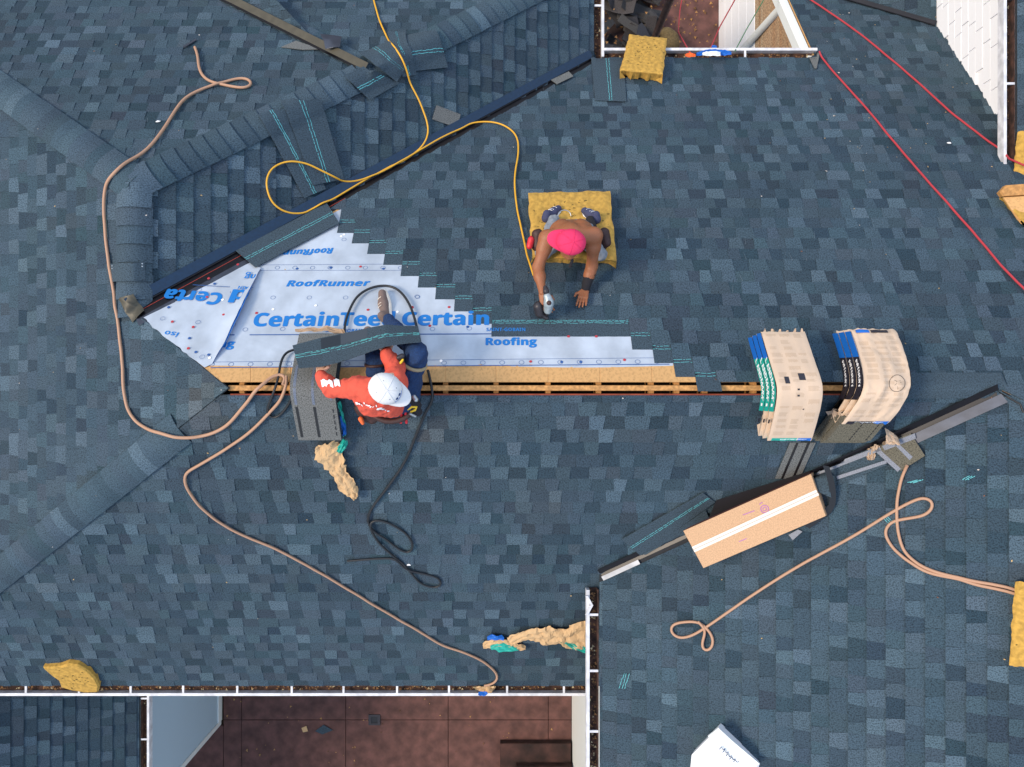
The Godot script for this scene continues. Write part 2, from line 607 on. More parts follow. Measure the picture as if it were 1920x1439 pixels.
# rounded cap shingles along a hip or ridge, laid from its low end up
func caps(k1: String, k2: String, low: Vector2, high: Vector2, width: float, seed_: int) -> void:
	var r := RandomNumberGenerator.new()
	r.seed = seed_
	cap_runs.append([k1, k2, low, high, width])
	var run := Node3D.new()
	run.name = "hip_cap"
	house.add_child(run, true)
	var e := (high - low).normalized()
	var pn := Vector2(-e.y, e.x)
	var L := P3(k1, low).distance_to(P3(k1, high))
	var n := int(L / 0.135)
	for i in n:
		var f0 := (i - 0.35) / float(n)
		var f1 := (i + 1.0) / float(n)
		var P := []
		var lean := r.randf_range(-0.006, 0.006)
		for q in 4:
			var f := lerpf(f0, f1, q / 3.0)
			var row := []
			var c := low.lerp(high, f)
			for s in 9:
				var o := (s / 4.0 - 1.0) * width * (1.0 + r.randf_range(-0.012, 0.012))
				var p := c + pn * o
				var y1 := ply(k1, p.x, p.y)
				var y2 := ply(k2, p.x, p.y)
				var kk := 0.13
				var h := clampf(0.5 + 0.5 * (y2 - y1) / kk, 0.0, 1.0)
				var y := lerpf(y2, y1, h) - kk * h * (1.0 - h)
				y += lerpf(0.052, 0.028, q / 3.0) + lean * (s / 4.0 - 1.0) + r.randf_range(-0.001, 0.001) + 0.02 * (1.0 - pow(o / width, 2.0))
				row.append(Vector3(p.x, y, p.y))
			P.append(row)
		var m := Mesher.new()
		var cc: Vector3 = P[1][5] - P[1][4]
		if (P[1][4] - P[0][4]).cross(cc).y < 0.0:
			for row in P: row.reverse()
		m.grid(P, 0.006, tab_colour(r, true, 0.0) * 1.05)
		put("cap_shingle", m, MT.shingle, run)

# a metal strip along a valley: from plan a to plan b on plane k, between two offsets to the side, lifted
func flash(called: String, k: String, a: Vector2, b: Vector2, o0: float, o1: float, h: float, mt: Material, parent: Node) -> MeshInstance3D:
	var e := (b - a).normalized()
	var pn := Vector2(-e.y, e.x)
	if not Geometry2D.is_point_in_polygon((a + b) * 0.5 + pn * 0.05, SL[k].poly):
		pn = -pn
	var P := []
	for i in 13:
		var row := []
		for j in 4:
			var p := a.lerp(b, i / 12.0) + pn * lerpf(o0, o1, j / 3.0)
			row.append(P3(k, p, h + 0.0015 * noise.get_noise_2d(p.x * 300.0, p.y * 300.0)))
		P.append(row)
	if (P[1][0] - P[0][0]).cross(P[0][1] - P[0][0]).y < 0.0:
		for row in P: row.reverse()
	var m := Mesher.new()
	m.grid(P, 0.002)
	return put(called, m, mt, parent)

func fbox(m: Mesher, x0: float, x1: float, y0: float, y1: float, z0: float, z1: float, col := Color.WHITE, ch := 0.0) -> void:
	m.box(Vector3(x0, y0, z0), Vector3(x1 - x0, 0, 0), Vector3(0, y1 - y0, 0), Vector3(0, 0, z1 - z0), col, ch)

func part_box(called: String, mt: Material, parent: Node, x0: float, x1: float, y0: float, y1: float, z0: float, z1: float, ch := 0.0) -> MeshInstance3D:
	var m := Mesher.new()
	fbox(m, x0, x1, y0, y1, z0, z1, Color.WHITE, ch)
	return put(called, m, mt, parent)

# gutter from a to b (level, along the roof edge at height y), out = outwards
func gutter(a: Vector2, b: Vector2, y: float, out: Vector2, hang: float, seed_: int, inner: Material) -> void:
	var r := RandomNumberGenerator.new()
	r.seed = seed_
	var dir := (b - a).normalized()
	var L := a.distance_to(b)
	var g := Node3D.new()
	g.name = "gutter"
	house.add_child(g, true)
	var D3 := Vector3(dir.x, 0, dir.y)
	var O3 := Vector3(out.x, 0, out.y)
	var base := Vector3(a.x, y, a.y)
	var bars := [["trough", inner, 0.0, 0.092, -0.10, -0.085], ["back_plate", inner, -0.004, 0.006, -0.085, -0.005], ["front_lip", MT.white, 0.082, 0.112, -0.10, 0.004]]
	for q in bars:
		var m := Mesher.new()
		var qo: Vector3 = base + O3 * q[2] + Vector3(0, q[4], 0)
		if D3.cross(Vector3.UP).dot(O3) > 0.0: m.box(qo, D3 * L, Vector3(0, q[5] - q[4], 0), O3 * (q[3] - q[2]))
		else: m.box(qo + D3 * L, -D3 * L, Vector3(0, q[5] - q[4], 0), O3 * (q[3] - q[2]))
		put(q[0], m, q[1], g)
	var t := hang * 0.4
	while t < L:
		var m := Mesher.new()
		var o := base + D3 * t - O3 * 0.0 + Vector3(0, -0.012, 0)
		if D3.cross(Vector3.UP).dot(O3) > 0.0: m.box(o, D3 * 0.022, Vector3(0, 0.012, 0), O3 * 0.084)
		else: m.box(o + D3 * 0.022, -D3 * 0.022, Vector3(0, 0.012, 0), O3 * 0.084)
		put("hanger", m, MT.white, g)
		t += hang * r.randf_range(0.93, 1.07)
	# leaf crumbs and grit lying in the trough
	var lm := Mesher.new()
	for i in int(L * 90):
		var c := base + D3 * r.randf() * L + O3 * r.randf_range(0.012, 0.075) + Vector3(0, -0.082, 0)
		var s := r.randf_range(0.005, 0.02)
		var ang := r.randf() * TAU
		var q := [c + Vector3(cos(ang), 0, sin(ang)) * s, c + Vector3(cos(ang + 2.2), 0.5, sin(ang + 2.2)) * s, c + Vector3(cos(ang + 4.1), 0.2, sin(ang + 4.1)) * s]
		var cl := lin(150, 110, 70) if r.randf() < 0.5 else (lin(90, 60, 45) if r.randf() < 0.7 else lin(210, 190, 150))
		if (q[1] - q[0]).cross(q[2] - q[0]).y > 0.0: lm.tri(q[0], q[1], q[2], cl)
		else: lm.tri(q[0], q[2], q[1], cl)
	put("leaf_litter", lm, MT.barn, g, "stuff")

# ---------------------------------------------------------------- light and camera
func set_view() -> void:
	var cam := Camera3D.new()
	cam.name = "camera"
	cam.fov = rad_to_deg(2.0 * atan(719.5 / FOC))
	cam.near = 0.05
	cam.far = 400.0
	add_child(cam)
	cam.position = Vector3(0, CAM_Y, 0)
	cam.rotation_degrees = Vector3(-90, 0, 0)
	cam.current = true
	var sky := ProceduralSkyMaterial.new()
	sky.sky_top_color = Color(0.70, 0.77, 0.88)
	sky.sky_horizon_color = Color(0.82, 0.85, 0.88)
	sky.sky_curve = 0.25
	sky.ground_bottom_color = Color(0.22, 0.21, 0.19)
	sky.ground_horizon_color = Color(0.5, 0.5, 0.5)
	sky.sun_angle_max = 0.0
	var env := Environment.new()
	env.background_mode = Environment.BG_SKY
	env.sky = Sky.new()
	env.sky.sky_material = sky
	env.background_energy_multiplier = 0.85
	env.tonemap_mode = Environment.TONE_MAPPER_LINEAR
	env.tonemap_exposure = 2.1
	env.sdfgi_enabled = true
	env.ssao_enabled = true
	env.ssil_enabled = true
	var we := WorldEnvironment.new()
	we.name = "world_environment"
	we.environment = env
	add_child(we)
	var sun := DirectionalLight3D.new()
	sun.name = "sun"
	sun.light_energy = 0.5
	sun.light_color = Color(1.0, 0.93, 0.84)
	sun.light_angular_distance = 16.0
	sun.shadow_enabled = true
	add_child(sun)
	sun.look_at_from_position(Vector3.ZERO, Vector3(0.9, -1.0, -0.05), Vector3.UP)   # from the left of the picture

# ---------------------------------------------------------------- the setting
func build_ground() -> void:
	var m := Mesher.new()
	fbox(m, -60, 60, -0.6, -0.06, -60, 60)
	var g := put("ground", m, MT.earth, null, "structure")
	g.set_meta("label", "bare brown earth around the house")
	var pat := Node3D.new()
	pat.name = "patio"
	pat.set_meta("kind", "structure")
	pat.set_meta("label", "stained red brown concrete patio below the eaves")
	add_child(pat)
	var xs := [-4.93, -4.62, -2.84, -1.09, 0.62, 1.02]
	var zs := [3.16, 4.2, 5.745, 7.3, 9.0]
	for i in xs.size() - 1:
		for j in zs.size() - 1:
			part_box("slab", MT.patio, pat, xs[i] + 0.004, xs[i + 1] - 0.004, -0.06, 0.0 + 0.002 * ((i + j) % 2), zs[j] + 0.004, zs[j + 1] - 0.004, 0.003)
	part_box("slab", MT.patio, pat, -6.6, -4.934, -0.06, 0.001, 5.84, 9.0, 0.003)
	for i in 2:
		part_box("slab", MT.patio_dark if i == 0 else MT.patio, pat, 0.95 + i * 1.4, 2.34 + i * 1.2, -0.06, 0.0, -9.0, -3.6, 0.003)
	var st := thing("patio_steps", "low brown concrete steps beside the pale wall on the patio", "steps", Vector3(0.4, 0, 6.4))
	part_box("step", MT.patio_dark, st, -0.2, 1.0, 0.004, 0.16, 6.08, 8.0, 0.01)
	part_box("step", MT.patio_dark, st, 0.07, 1.0, 0.16, 0.32, 6.40, 8.0, 0.01)
	var dr := thing("floor_drain", "small square dark drain sunk in the brown patio", "drain", at(702, 1350, CAM_Y))
	var c := at(702, 1350, CAM_Y)
	part_box("frame", MT.darkmetal, dr, c.x - 0.1, c.x + 0.1, 0.004, 0.02, c.z - 0.09, c.z - 0.055)
	part_box("frame", MT.darkmetal, dr, c.x - 0.1, c.x + 0.1, 0.004, 0.02, c.z + 0.055, c.z + 0.09)
	part_box("frame", MT.darkmetal, dr, c.x - 0.1, c.x - 0.055, 0.004, 0.02, c.z - 0.055, c.z + 0.055)
	part_box("frame", MT.darkmetal, dr, c.x + 0.055, c.x + 0.1, 0.004, 0.02, c.z - 0.055, c.z + 0.055)
	part_box("opening", MT.tar, dr, c.x - 0.055, c.x + 0.055, 0.004, 0.008, c.z - 0.055, c.z + 0.055)

func lap_siding(parent: Node, x: float, side: float, z0: float, z1: float, y0: float, y1: float, step: float, mt: Material) -> void:
	var y := y0
	while y < y1 - 0.01:
		var t := minf(y + step, y1)
		var m := Mesher.new()   # a lap board: thicker at its foot
		var A := Vector3(x + side * 0.018, y, z0)
		var B := Vector3(x + side * 0.006, t, z0)
		var Lz := Vector3(0, 0, z1 - z0)
		if side > 0.0:
			m.quad(A + Lz, A, B, B + Lz)
			m.quad(Vector3(x, y, z0), A, A + Lz, Vector3(x, y, z1))
		else:
			m.quad(A, A + Lz, B + Lz, B)
			m.quad(A, Vector3(x, y, z0), Vector3(x, y, z1), A + Lz)
		m.quad(Vector3(x, y, z0), Vector3(x, t, z0), B, A)
		m.quad(Vector3(x, y, z1), A + Lz, B + Lz, Vector3(x, t, z1))
		put("siding_board", m, mt, parent)
		y = t

func build_house() -> void:
	house = thing("house", "house with dark blue grey shingle roof partly stripped along the ridge", "house", Vector3(0, 0, 0))
	var dark := mat(Color8(40, 42, 46), 0.95)
	var decks := {}
	for k in SL:
		decks[k] = deck(k, MT.osb if k == "A" else dark)
	# ---- shingles
	var fA: float = SL.A.cos
	var ph := 0.505 / fA + 0.172
	var starts := {}
	var px := [[0, 922, 604], [1, 886, 581], [2, 853, 557], [3, 818, 536], [4, 786, 514], [5, 754, 494], [6, 722, 474], [7, 692, 455], [8, 663, 438], [9, 635, 422], [-1, 1182, 627], [-2, 1223, 652], [-3, 1262, 678], [-4, 1303, 705], [-5, 1345, 714]]
	for q in px:
		starts[q[0]] = ray("A", q[1], q[2]).x
	var pa: PackedVector2Array = SL.A.poly
	pa = shift_edge(pa, 1, 0.08)
	pa[0] = Vector2(-2.0, -0.01)
	lay("A", ph, pa, 11, starts)
	var pb: PackedVector2Array = shift_edge(SL.B.poly, 1, 0.05)
	lay("B", 0.03, pb, 12)
	lay("G", 0.05, SL.G.poly, 13)
	var phh: PackedVector2Array = shift_edge(SL.H.poly, 5, 0.08)
	lay("H", 0.02, phh, 14)
	lay("I", 0.07, shift_edge(SL.I.poly, 2, 0.05), 15)
	lay("C", 0.04, shift_edge(SL.C.poly, 0, 0.085), 16)
	lay("J", 0.0, shift_edge(SL.J.poly, 0, 0.09), 17)
	lay("K", 0.06, SL.K.poly, 18)
	lay("P", 0.0, SL.P.poly, 19)
	lay("F", 0.03, SL.F.poly, 20)
	lay("Q", 0.03, SL.Q.poly, 22)
	flush_tabs(decks)
	# ---- the bare head laps at the ends of the courses, with their stitched nail lines
	for q in px:
		var j: int = q[0]
		if j == -5: continue
		var nx: float = starts[j - 1] if starts.has(j - 1) else starts[j] + 0.2
		if j == -4: nx = starts[-5]
		head_lap(ph + j * EXPO, starts[j], nx, decks.A, j)
	# ---- hip and ridge caps
	var agh := tri_pt("A", "G", "H")
	var ghi := tri_pt("G", "H", "I")
	var N := at_x("H", "I", -1.4)
	var abg := Vector2(-2.178, 0.035)
	caps("G", "I", at_z("G", "I", -4.15), ghi, 0.15, 31)
	caps("B", "G", at_z("B", "G", 3.28), abg.lerp(at_z("B", "G", 3.3), 0.10), 0.14, 32)
	caps("G", "H", agh + Vector2(0.0, 0.02), ghi, 0.15, 33)
	caps("H", "I", N, ghi, 0.15, 34)
	caps("H", "K", at_x("K", "H", 0.9), N, 0.15, 35)
	caps("J", "K", at_z("J", "K", -5.2), N, 0.15, 36)
	# a flat patch of cap with bright nail heads where the short ridge ends
	var fm := Mesher.new()
	fm.grid(px_grid([[205, 496], [273, 494], [274, 528], [207, 530]], 4, 8, 0.034), 0.006)
	var fp := put("end_cap", fm, MT.strip, house)
	for c in [[219, 500], [219, 505], [268, 497], [268, 502]]:
		var nm := Mesher.new()
		disc(nm, on(c[0], c[1], 0.045), hit(c[0], c[1])[1], 0.006, 0.003)
		put("nail_head", nm, MT.steel, fp)
	# ---- valley metal
	var v1 := at_z("A", "H", -3.72)
	var va := Node3D.new()
	va.name = "valley_flashing"
	house.add_child(va, true)
	flash("flange", "H", agh, v1, 0.012, 0.095, 0.033, MT.flash_blue, va)
	flash("flange", "A", agh, v1, 0.012, 0.125, 0.0045, MT.flash_black, va)
	flash("edge_strip", "A", agh, agh.lerp(v1, 0.34), 0.125, 0.19, 0.0045, MT.flash_grey, va)
	flash("red_line", "A", agh, agh.lerp(v1, 0.38), 0.060, 0.065, 0.0075, MT.redline, va)
	var rib := []
	for i in 25:
		rib.append(P3("A", agh.lerp(v1, i / 24.0)) + Vector3(0, 0.014, 0))
	var rm := Mesher.new()
	rm.tube(rib, 0.013, 8)
	put("rib", rm, MT.flash_black, va)
	# the crumpled upper end of the metal
	var em := Mesher.new()
	em.grid(px_grid([[232, 562], [252, 553], [272, 586], [254, 606]], 5, 5, 0.03, 0.018, 60.0), 0.002)
	put("folded_end", em, MT.flash_brown, va)
	var vb := Node3D.new()
	vb.name = "valley_flashing"
	house.add_child(vb, true)
	var c0 := at_x("B", "C", 0.83)
	var c1 := Vector2(3.73, 0.035)
	flash("flange", "B", c0, c1, 0.008, 0.06, 0.033, MT.flash_black, vb)
	flash("flange", "C", c0, c1, 0.008, 0.05, 0.010, MT.flash_black, vb)
	flash("flange", "C", c0.lerp(c1, 0.62), c1, 0.05, 0.125, 0.033, MT.flash_grey, vb)
	flash("flange", "C", c0, c0.lerp(c1, 0.11), 0.045, 0.085, 0.033, MT.flash_pale, vb)
	var rib2 := []
	for i in 25:
		rib2.append(P3("B", c0.lerp(c1, i / 24.0)) + Vector3(0, 0.012, 0))
	var rm2 := Mesher.new()
	rm2.tube(rib2, 0.010, 8)
	put("rib", rm2, MT.flash_black, vb)
	var vc := Node3D.new()
	vc.name = "valley_flashing"
	house.add_child(vc, true)
	var ij := at_z("I", "J", -4.17)
	flash("flange", "J", ij, N, 0.0, 0.075, 0.05, MT.flash_brown, vc)
	flash("flange", "I", ij, N, 0.0, 0.06, 0.035, MT.flash_black, vc)
	var vd := Node3D.new()
	vd.name = "valley_flashing"
	house.add_child(vd, true)
	flash("flange", "A", at_x("A", "P", 3.6), at_x("A", "P", 5.08), 0.0, 0.03, 0.03, MT.flash_black, vd)
	flash("flange", "P", at_x("A", "P", 3.6), at_x("A", "P", 5.08), 0.0, 0.06, 0.03, MT.flash_black, vd)
	# the folded dark cap over the right end of the ridge and the hip beyond it
	var rc2 := Mesher.new()
	rc2.grid(px_grid([[1866, 728], [1917, 757], [1919, 774], [1872, 748]], 5, 8, 0.03), 0.005)
	put("end_cap", rc2, MT.strip, house)
	var rc3 := Mesher.new()
	var rl := []
	for q in [[1862, 729], [1872, 736], [1895, 748], [1913, 758], [1919, 774]]: rl.append(on(q[0], q[1], 0.03))
	rc3.tube(rl, 0.008, 6)
	put("cap_edge", rc3, MT.tar, house)
	var rc4 := Mesher.new()
	var rg := []
	for z in [-0.085, -0.05, -0.02, 0.01, 0.035, 0.06, 0.09, 0.115]:
		var row := []
		for i in 13:
			row.append(Vector3(2.6 + i * 0.1, 7.8 - 0.833 * sqrt(pow(z - 0.035, 2.0) + 0.0009) + 0.045 + 0.004 * sin(i * 2.1 + z * 30.0), z))
		rg.append(row)
	rc4.grid(rg, 0.006)
	put("end_cap", rc4, MT.strip, house)
	# ---- the open ridge: sheathing boards, ridge board and rafters
	var seams := [392, 470, 545, 642, 737, 835, 930, 1028, 1125, 1222, 1318, 1352]
	for i in seams.size() - 1:
		var x0: float = seams[i] + 0.6
		var x1: float = seams[i + 1] - 0.6
		var m := Mesher.new()
		var tl := ray("A", x0, 684, 0.003)
		var trr := ray("A", x1, 684, 0.003)
		var bl := P3("A", Vector2(ray("A", x0, 716).x + (0.12 if i == 0 else 0.0), -0.012), 0.003)
		var br := P3("A", Vector2(ray("A", x1, 716).x, -0.012), 0.003)
		m.prism([tl, bl, br, trr], Vector3(0, -0.012, 0), Color.WHITE, 0.002)
		put("sheathing_board", m, MT.osb, house)
	part_box("ridge_board", MT.wood, house, -2.2, 2.66, 7.45, 7.755, 0.014, 0.056, 0.003)
	part_box("ridge_trim", MT.redwood, house, -2.18, 2.62, 7.72, 7.768, 0.079, 0.091, 0.002)
	for q in [452, 545, 642, 738, 835, 930, 1028, 1123, 1222, 1270, 1323, 1415, 1490]:
		var xx: float = (q - 960.0) / FOC * 6.45
		for s in [-1.0, 1.0]:
			var m := Mesher.new()
			var dn := Vector3(0, -0.833, s).normalized()
			var o := Vector3(xx - 0.019, 7.538, 0.035 + s * 0.022) - dn * 0.125
			var up := Vector3(0, 1.0, s * 0.833).normalized()
			if s > 0.0: m.box(o, Vector3(0.038, 0, 0), up * 0.16, dn * 1.1)
			else: m.box(o + Vector3(0.038, 0, 0), Vector3(-0.038, 0, 0), up * 0.16, dn * 1.1)
			put("rafter", m, MT.wood, house)
	part_box("attic_floor", MT.attic, house, -3.4, 3.4, 6.2, 6.25, -1.4, 1.6)
	# ---- walls
	part_box("wall", MT.siding, house, -4.9, 1.02, 0.0, 4.95, 3.0, 3.14)
	part_box("wall", MT.siding, house, 0.60, 0.78, 0.0, 4.5, -5.1, -3.58)
	part_box("wall", MT.siding, house, 0.78, 3.52, 0.0, 4.55, -3.58, -3.4)
	part_box("wall", MT.siding, house, -6.75, -6.6, 0.0, 4.9, -3.9, 3.0)
	part_box("wall", MT.siding, house, -6.6, 0.5, 0.0, 4.5, -4.05, -3.9)
	# the wings that close the courtyard beyond the lower picture edge
	part_box("wall", MT.siding, house, -9.2, 1.04, 0.0, 6.6, 9.0, 9.2)
	part_box("wall", MT.siding, house, -8.8, -8.6, 0.0, 6.6, 3.0, 9.0)
	# right wing wall above the patio
	part_box("wall", MT.trim, house, 1.04, 1.2, 0.0, 6.2, 1.9, 8.2)
	lap_siding(house, 1.04, -1.0, 3.16, 8.2, 0.0, 6.2, 0.62, MT.trim)
	# lower wing wall, lap siding and corner boards
	part_box("wall", MT.siding, house, -5.15, -4.99, 0.0, 3.05, 3.14, 5.8)
	lap_siding(house, -4.99, 1.0, 3.16, 5.76, 0.16, 3.05, 0.115, MT.siding)
	part_box("corner_board", MT.trim, house, -5.15, -4.965, 0.0, 3.05, 5.74, 5.82, 0.004)
	part_box("base_board", MT.trim, house, -4.99, -4.95, 0.0, 0.16, 3.16, 5.74, 0.004)
	# wall under the rake in the upper recess: white boards below, bare planks above
	part_box("wall", MT.trim, house, 3.56, 3.7, 0.0, 3.4, -7.2, -3.58)
	for i in 5:
		part_box("siding_board", MT.shake, house, 3.53, 3.56, i * 0.42 + 0.004, i * 0.42 + 0.416, -7.2, -3.6, 0.004)
	var pr := RandomNumberGenerator.new()
	pr.seed = 77
	for i in 24:
		var y := 2.1 + i * 0.092
		var m := Mesher.new()
		var z0 := -7.2
		# the planks end below the rake, which climbs towards the eave corner
		z0 = maxf(-7.2, 0.035 - (7.8 - (y + 0.25)) / 0.833)
		if z0 > -3.66: break
		fbox(m, 3.535, 3.56, y + 0.002, y + 0.09, z0, -3.62, lin(214, 186, 152).lerp(lin(190, 150, 112), pr.randf()), 0.002)
		put("plank", m, MT.barn, house)
	var post := Mesher.new()
	post.tube([at(1391, 95, 12.6), at(1474, 4, 10.75)], 0.07, 4)
	put("corner_post", post, MT.trim, house)
	var rake := Mesher.new()
	var ra := P3("A", Vector2(3.42, -3.72), -0.02)
	var rb := P3("A", Vector2(3.42, -5.25), -0.02)
	var rw := [Vector3(0.05, 0, 0), Vector3.ZERO, Vector3(-0.03, -0.05, 0), Vector3(-0.03, -0.22, 0), Vector3(0.05, -0.22, 0)]
	for i in 5:
		rake.quad(ra + rw[i], rb + rw[i], rb + rw[(i + 1) % 5], ra + rw[(i + 1) % 5])
	put("rake_board", rake, MT.trim, house)
	# shingled white wall at the upper right
	part_box("wall", MT.shake, house, 5.12, 5.24, 1.5, 5.85, -7.2, -2.2)
	var wr := RandomNumberGenerator.new()
	wr.seed = 5
	var yy := 3.2
	while yy < 5.85:
		var z := -7.2 + wr.randf() * 0.3
		while z < -2.2:
			var w := wr.randf_range(0.28, 0.5)
			var z1 := minf(z + w, -2.2)
			if yy + 0.14 > ply("A", 5.12, minf(z1, -2.2)) - 0.1 or z < -4.3:
				var m := Mesher.new()
				var t := 0.016 + wr.randf() * 0.006
				fbox(m, 5.12 - t, 5.12, yy + 0.002, yy + 0.139, z + 0.005, z1 - 0.005, Color.WHITE, 0.003)
				put("wall_shake", m, MT.shake, house)
			z += w
		yy += 0.142
	# ---- gutters
	var eB := ply("B", 0, 3.3)
	gutter(Vector2(-6.8, 3.315), Vector2(0.93, 3.315), eB - 0.005, Vector2(0, 1), 0.6, 41, MT.gutter_dirt)
	gutter(Vector2(0.815, 1.95), Vector2(0.815, 6.4), ply("C", 0.83, 0) - 0.005, Vector2(-1, 0), 0.56, 42, MT.gutter_dirt)
	gutter(Vector2(1.05, -3.735), Vector2(3.50, -3.735), ply("A", 0, -3.72) - 0.005, Vector2(0, -1), 1.1, 43, MT.gutter_dirt)
	gutter(Vector2(0.945, -5.2), Vector2(0.945, -3.75), ply("H", 0.93, 0) - 0.005, Vector2(1, 0), 0.62, 44, MT.gutter_dirt)
	gutter(Vector2(-4.915, 3.42), Vector2(-4.915, 5.9), 3.19, Vector2(1, 0), 0.55, 45, MT.gutter_dirt)
	gutter(Vector2(4.965, -6.9), Vector2(4.965, -2.08), 5.99, Vector2(-1, 0), 0.9, 46, MT.gutter_dirt)
	gutter(Vector2(-6.8, -4.185), Vector2(-3.1, -4.185), ply("I", 0, -4.17) - 0.005, Vector2(0, -1), 0.7, 47, MT.gutter_dirt)
	# pointed white end piece on the right gutter
	var ym := ply("C", 0.83, 0)
	var endm := Mesher.new()
	for s in [0.0, 1.0]:
		var zz: float = 2.0 + s * 0.09
		endm.prism([Vector3(0.69, ym + 0.02, zz), Vector3(0.74, ym + 0.02, zz + 0.09), Vector3(0.765, ym + 0.02, zz + 0.09), Vector3(0.715, ym + 0.02, zz)] if s == 0.0 else [Vector3(0.74, ym + 0.02, zz), Vector3(0.69, ym + 0.02, zz + 0.09), Vector3(0.715, ym + 0.02, zz + 0.09), Vector3(0.765, ym + 0.02, zz)], Vector3(0, -0.02, 0))
	put("gutter_bracket", endm, MT.white, house)

func px_grid(q: Array, rows: int, cols: int, lift: float, amp := 0.0, freq := 20.0) -> Array:
	var P := []
	for i in rows + 1:
		var row := []
		for j in cols + 1:
			var u := float(j) / cols
			var v := float(i) / rows
			var a := Vector2(q[0][0], q[0][1]).lerp(Vector2(q[1][0], q[1][1]), u)
			var b := Vector2(q[3][0], q[3][1]).lerp(Vector2(q[2][0], q[2][1]), u)
			var c := a.lerp(b, v)
			var h := hit(c.x, c.y)
			var p: Vector3 = h[0]
			row.append(p + h[1] * (lift + amp * noise.get_noise_2d(p.x * freq * 8.0, p.z * freq * 8.0)))
		P.append(row)
	return P

func disc(m: Mesher, c: Vector3, nn: Vector3, r: float, t: float) -> void:
	var bx := nn.cross(Vector3(0.3, 0.1, 0.9)).normalized()
	var by := nn.cross(bx)
	var ring := []
	for i in 10:
		var a := TAU * i / 10.0
		ring.append(c + nn * t + (bx * cos(a) + by * sin(a)) * r)
	m.prism(ring, -nn * t, Color.WHITE, t * 0.4)

func stitches(m: Mesher, p0: Vector3, p1: Vector3, nn: Vector3, w: float, gap: float, r: RandomNumberGenerator) -> void:
	var L := p0.distance_to(p1)
	var e := (p1 - p0) / maxf(L, 0.001)
	var s := nn.cross(e).normalized()
	var t := 0.0
	while t < L - 0.004:
		var l := minf(r.randf_range(0.012, 0.05), L - t)
		var o := s * r.randf_range(-0.003, 0.003)
		var a := p0 + e * t + o
		var b := a + e * l + s * r.randf_range(-0.003, 0.003)
		m.quad(a - s * w, b - s * w, b + s * w, a + s * w)
		t += l + r.randf_range(0.15, 1.0) * gap

func head_lap(bk: float, x0: float, x1: float, parent: Node, j: int) -> void:
	var r := RandomNumberGenerator.new()
	r.seed = 500 + j
	var m := Mesher.new()
	var h := 0.0062
	var q := [to3("A", x0, bk - 0.337, h), to3("A", x0, bk - EXPO + 0.01, h), to3("A", x1 + 0.02, bk - EXPO + 0.01, h), to3("A", x1 + 0.02, bk - 0.337, h)]
	q.reverse()
	m.prism(q, -SL.A.n * 0.004)
	put("head_lap", m, MT.strip, parent)
	var sm := Mesher.new()
	for b in [0.158, 0.188]:
		stitches(sm, to3("A", x0 + 0.004, bk - b, h + 0.0012), to3("A", x1 - 0.003, bk - b, h + 0.0012), SL.A.n, 0.0022, 0.012, r)
	if x1 - x0 > 0.4:
		stitches(sm, to3("A", x0 + 0.004, bk - 0.168, h + 0.0012), to3("A", x1 - 0.003, bk - 0.168, h + 0.0012), SL.A.n, 0.002, 0.02, r)
	put("nail_stitching", sm, MT.thread, parent, "stuff")

# ---------------------------------------------------------------- lettering
func letters(s: String, origin: Vector3, ex: Vector3, ey: Vector3, cap: float, width := 0.0, ital := 0.0, bold := 700, depth := 0.0012) -> Mesher:
	var f := SystemFont.new()
	f.font_names = PackedStringArray(["Droid Sans"])
	f.font_weight = bold
	var ref := TextMesh.new()
	ref.font = f; ref.text = "H"; ref.font_size = 64; ref.depth = 0.01
	ref.horizontal_alignment = HORIZONTAL_ALIGNMENT_LEFT
	var rb := ref.get_aabb()
	var tm := TextMesh.new()
	tm.font = f; tm.text = s; tm.font_size = 64; tm.depth = 0.01
	tm.horizontal_alignment = HORIZONTAL_ALIGNMENT_LEFT
	var box := tm.get_aabb()
	var sy := cap / rb.size.y
	var sx := sy
	if width > 0.0: sx = width / box.size.x
	var nn := ex.cross(ey).normalized()
	var arr := tm.get_mesh_arrays()
	var V: PackedVector3Array = arr[Mesh.ARRAY_VERTEX]
	var out := PackedVector3Array()
	for p in V:
		var y := (p.y - rb.position.y) * sy
		var x := (p.x - box.position.x) * sx + y * ital
		out.append(origin + ex * x + ey * y + nn * (p.z / 0.01 + 0.5) * depth)
	var m := Mesher.new()
	var I = arr[Mesh.ARRAY_INDEX]
	if I != null and I.size() > 0:
		for i in range(0, I.size(), 3):
			m.tri(out[I[i]], out[I[i + 2]], out[I[i + 1]])
	else:
		for i in range(0, out.size(), 3):
			m.tri(out[i], out[i + 2], out[i + 1])
	return m

# print on roof plane k: baseline from px0 to px1 at height py0, capitals up to py1
func print_on(parent: Node, k: String, s: String, x0: float, y0: float, x1: float, y1: float, cap_px: float, h: float, mt: Material, ital := 0.0, fat := 0.0) -> void:
	var a := ray(k, x0, y0, h)
	var b := ray(k, x1, y1, h)
	var ex := (b - a).normalized()
	var ey: Vector3 = SL[k].n.cross(ex).normalized()
	var D := CAM_Y - a.y
	var cap: float = cap_px * D / FOC / SL[k].cos * 0.97
	var m := letters(s, a, ex, ey, cap, a.distance_to(b), ital)
	for i in 4:   # heavier strokes
		if fat > 0.0: join(m, letters(s, a + ex * fat * [1, -1, 0, 0][i] + ey * fat * 0.7 * [0, 0, 1, -1][i] - SL[k].n * 0.0002 * (i + 1), ex, ey, cap, a.distance_to(b), ital))
	put("lettering", m, mt, parent)

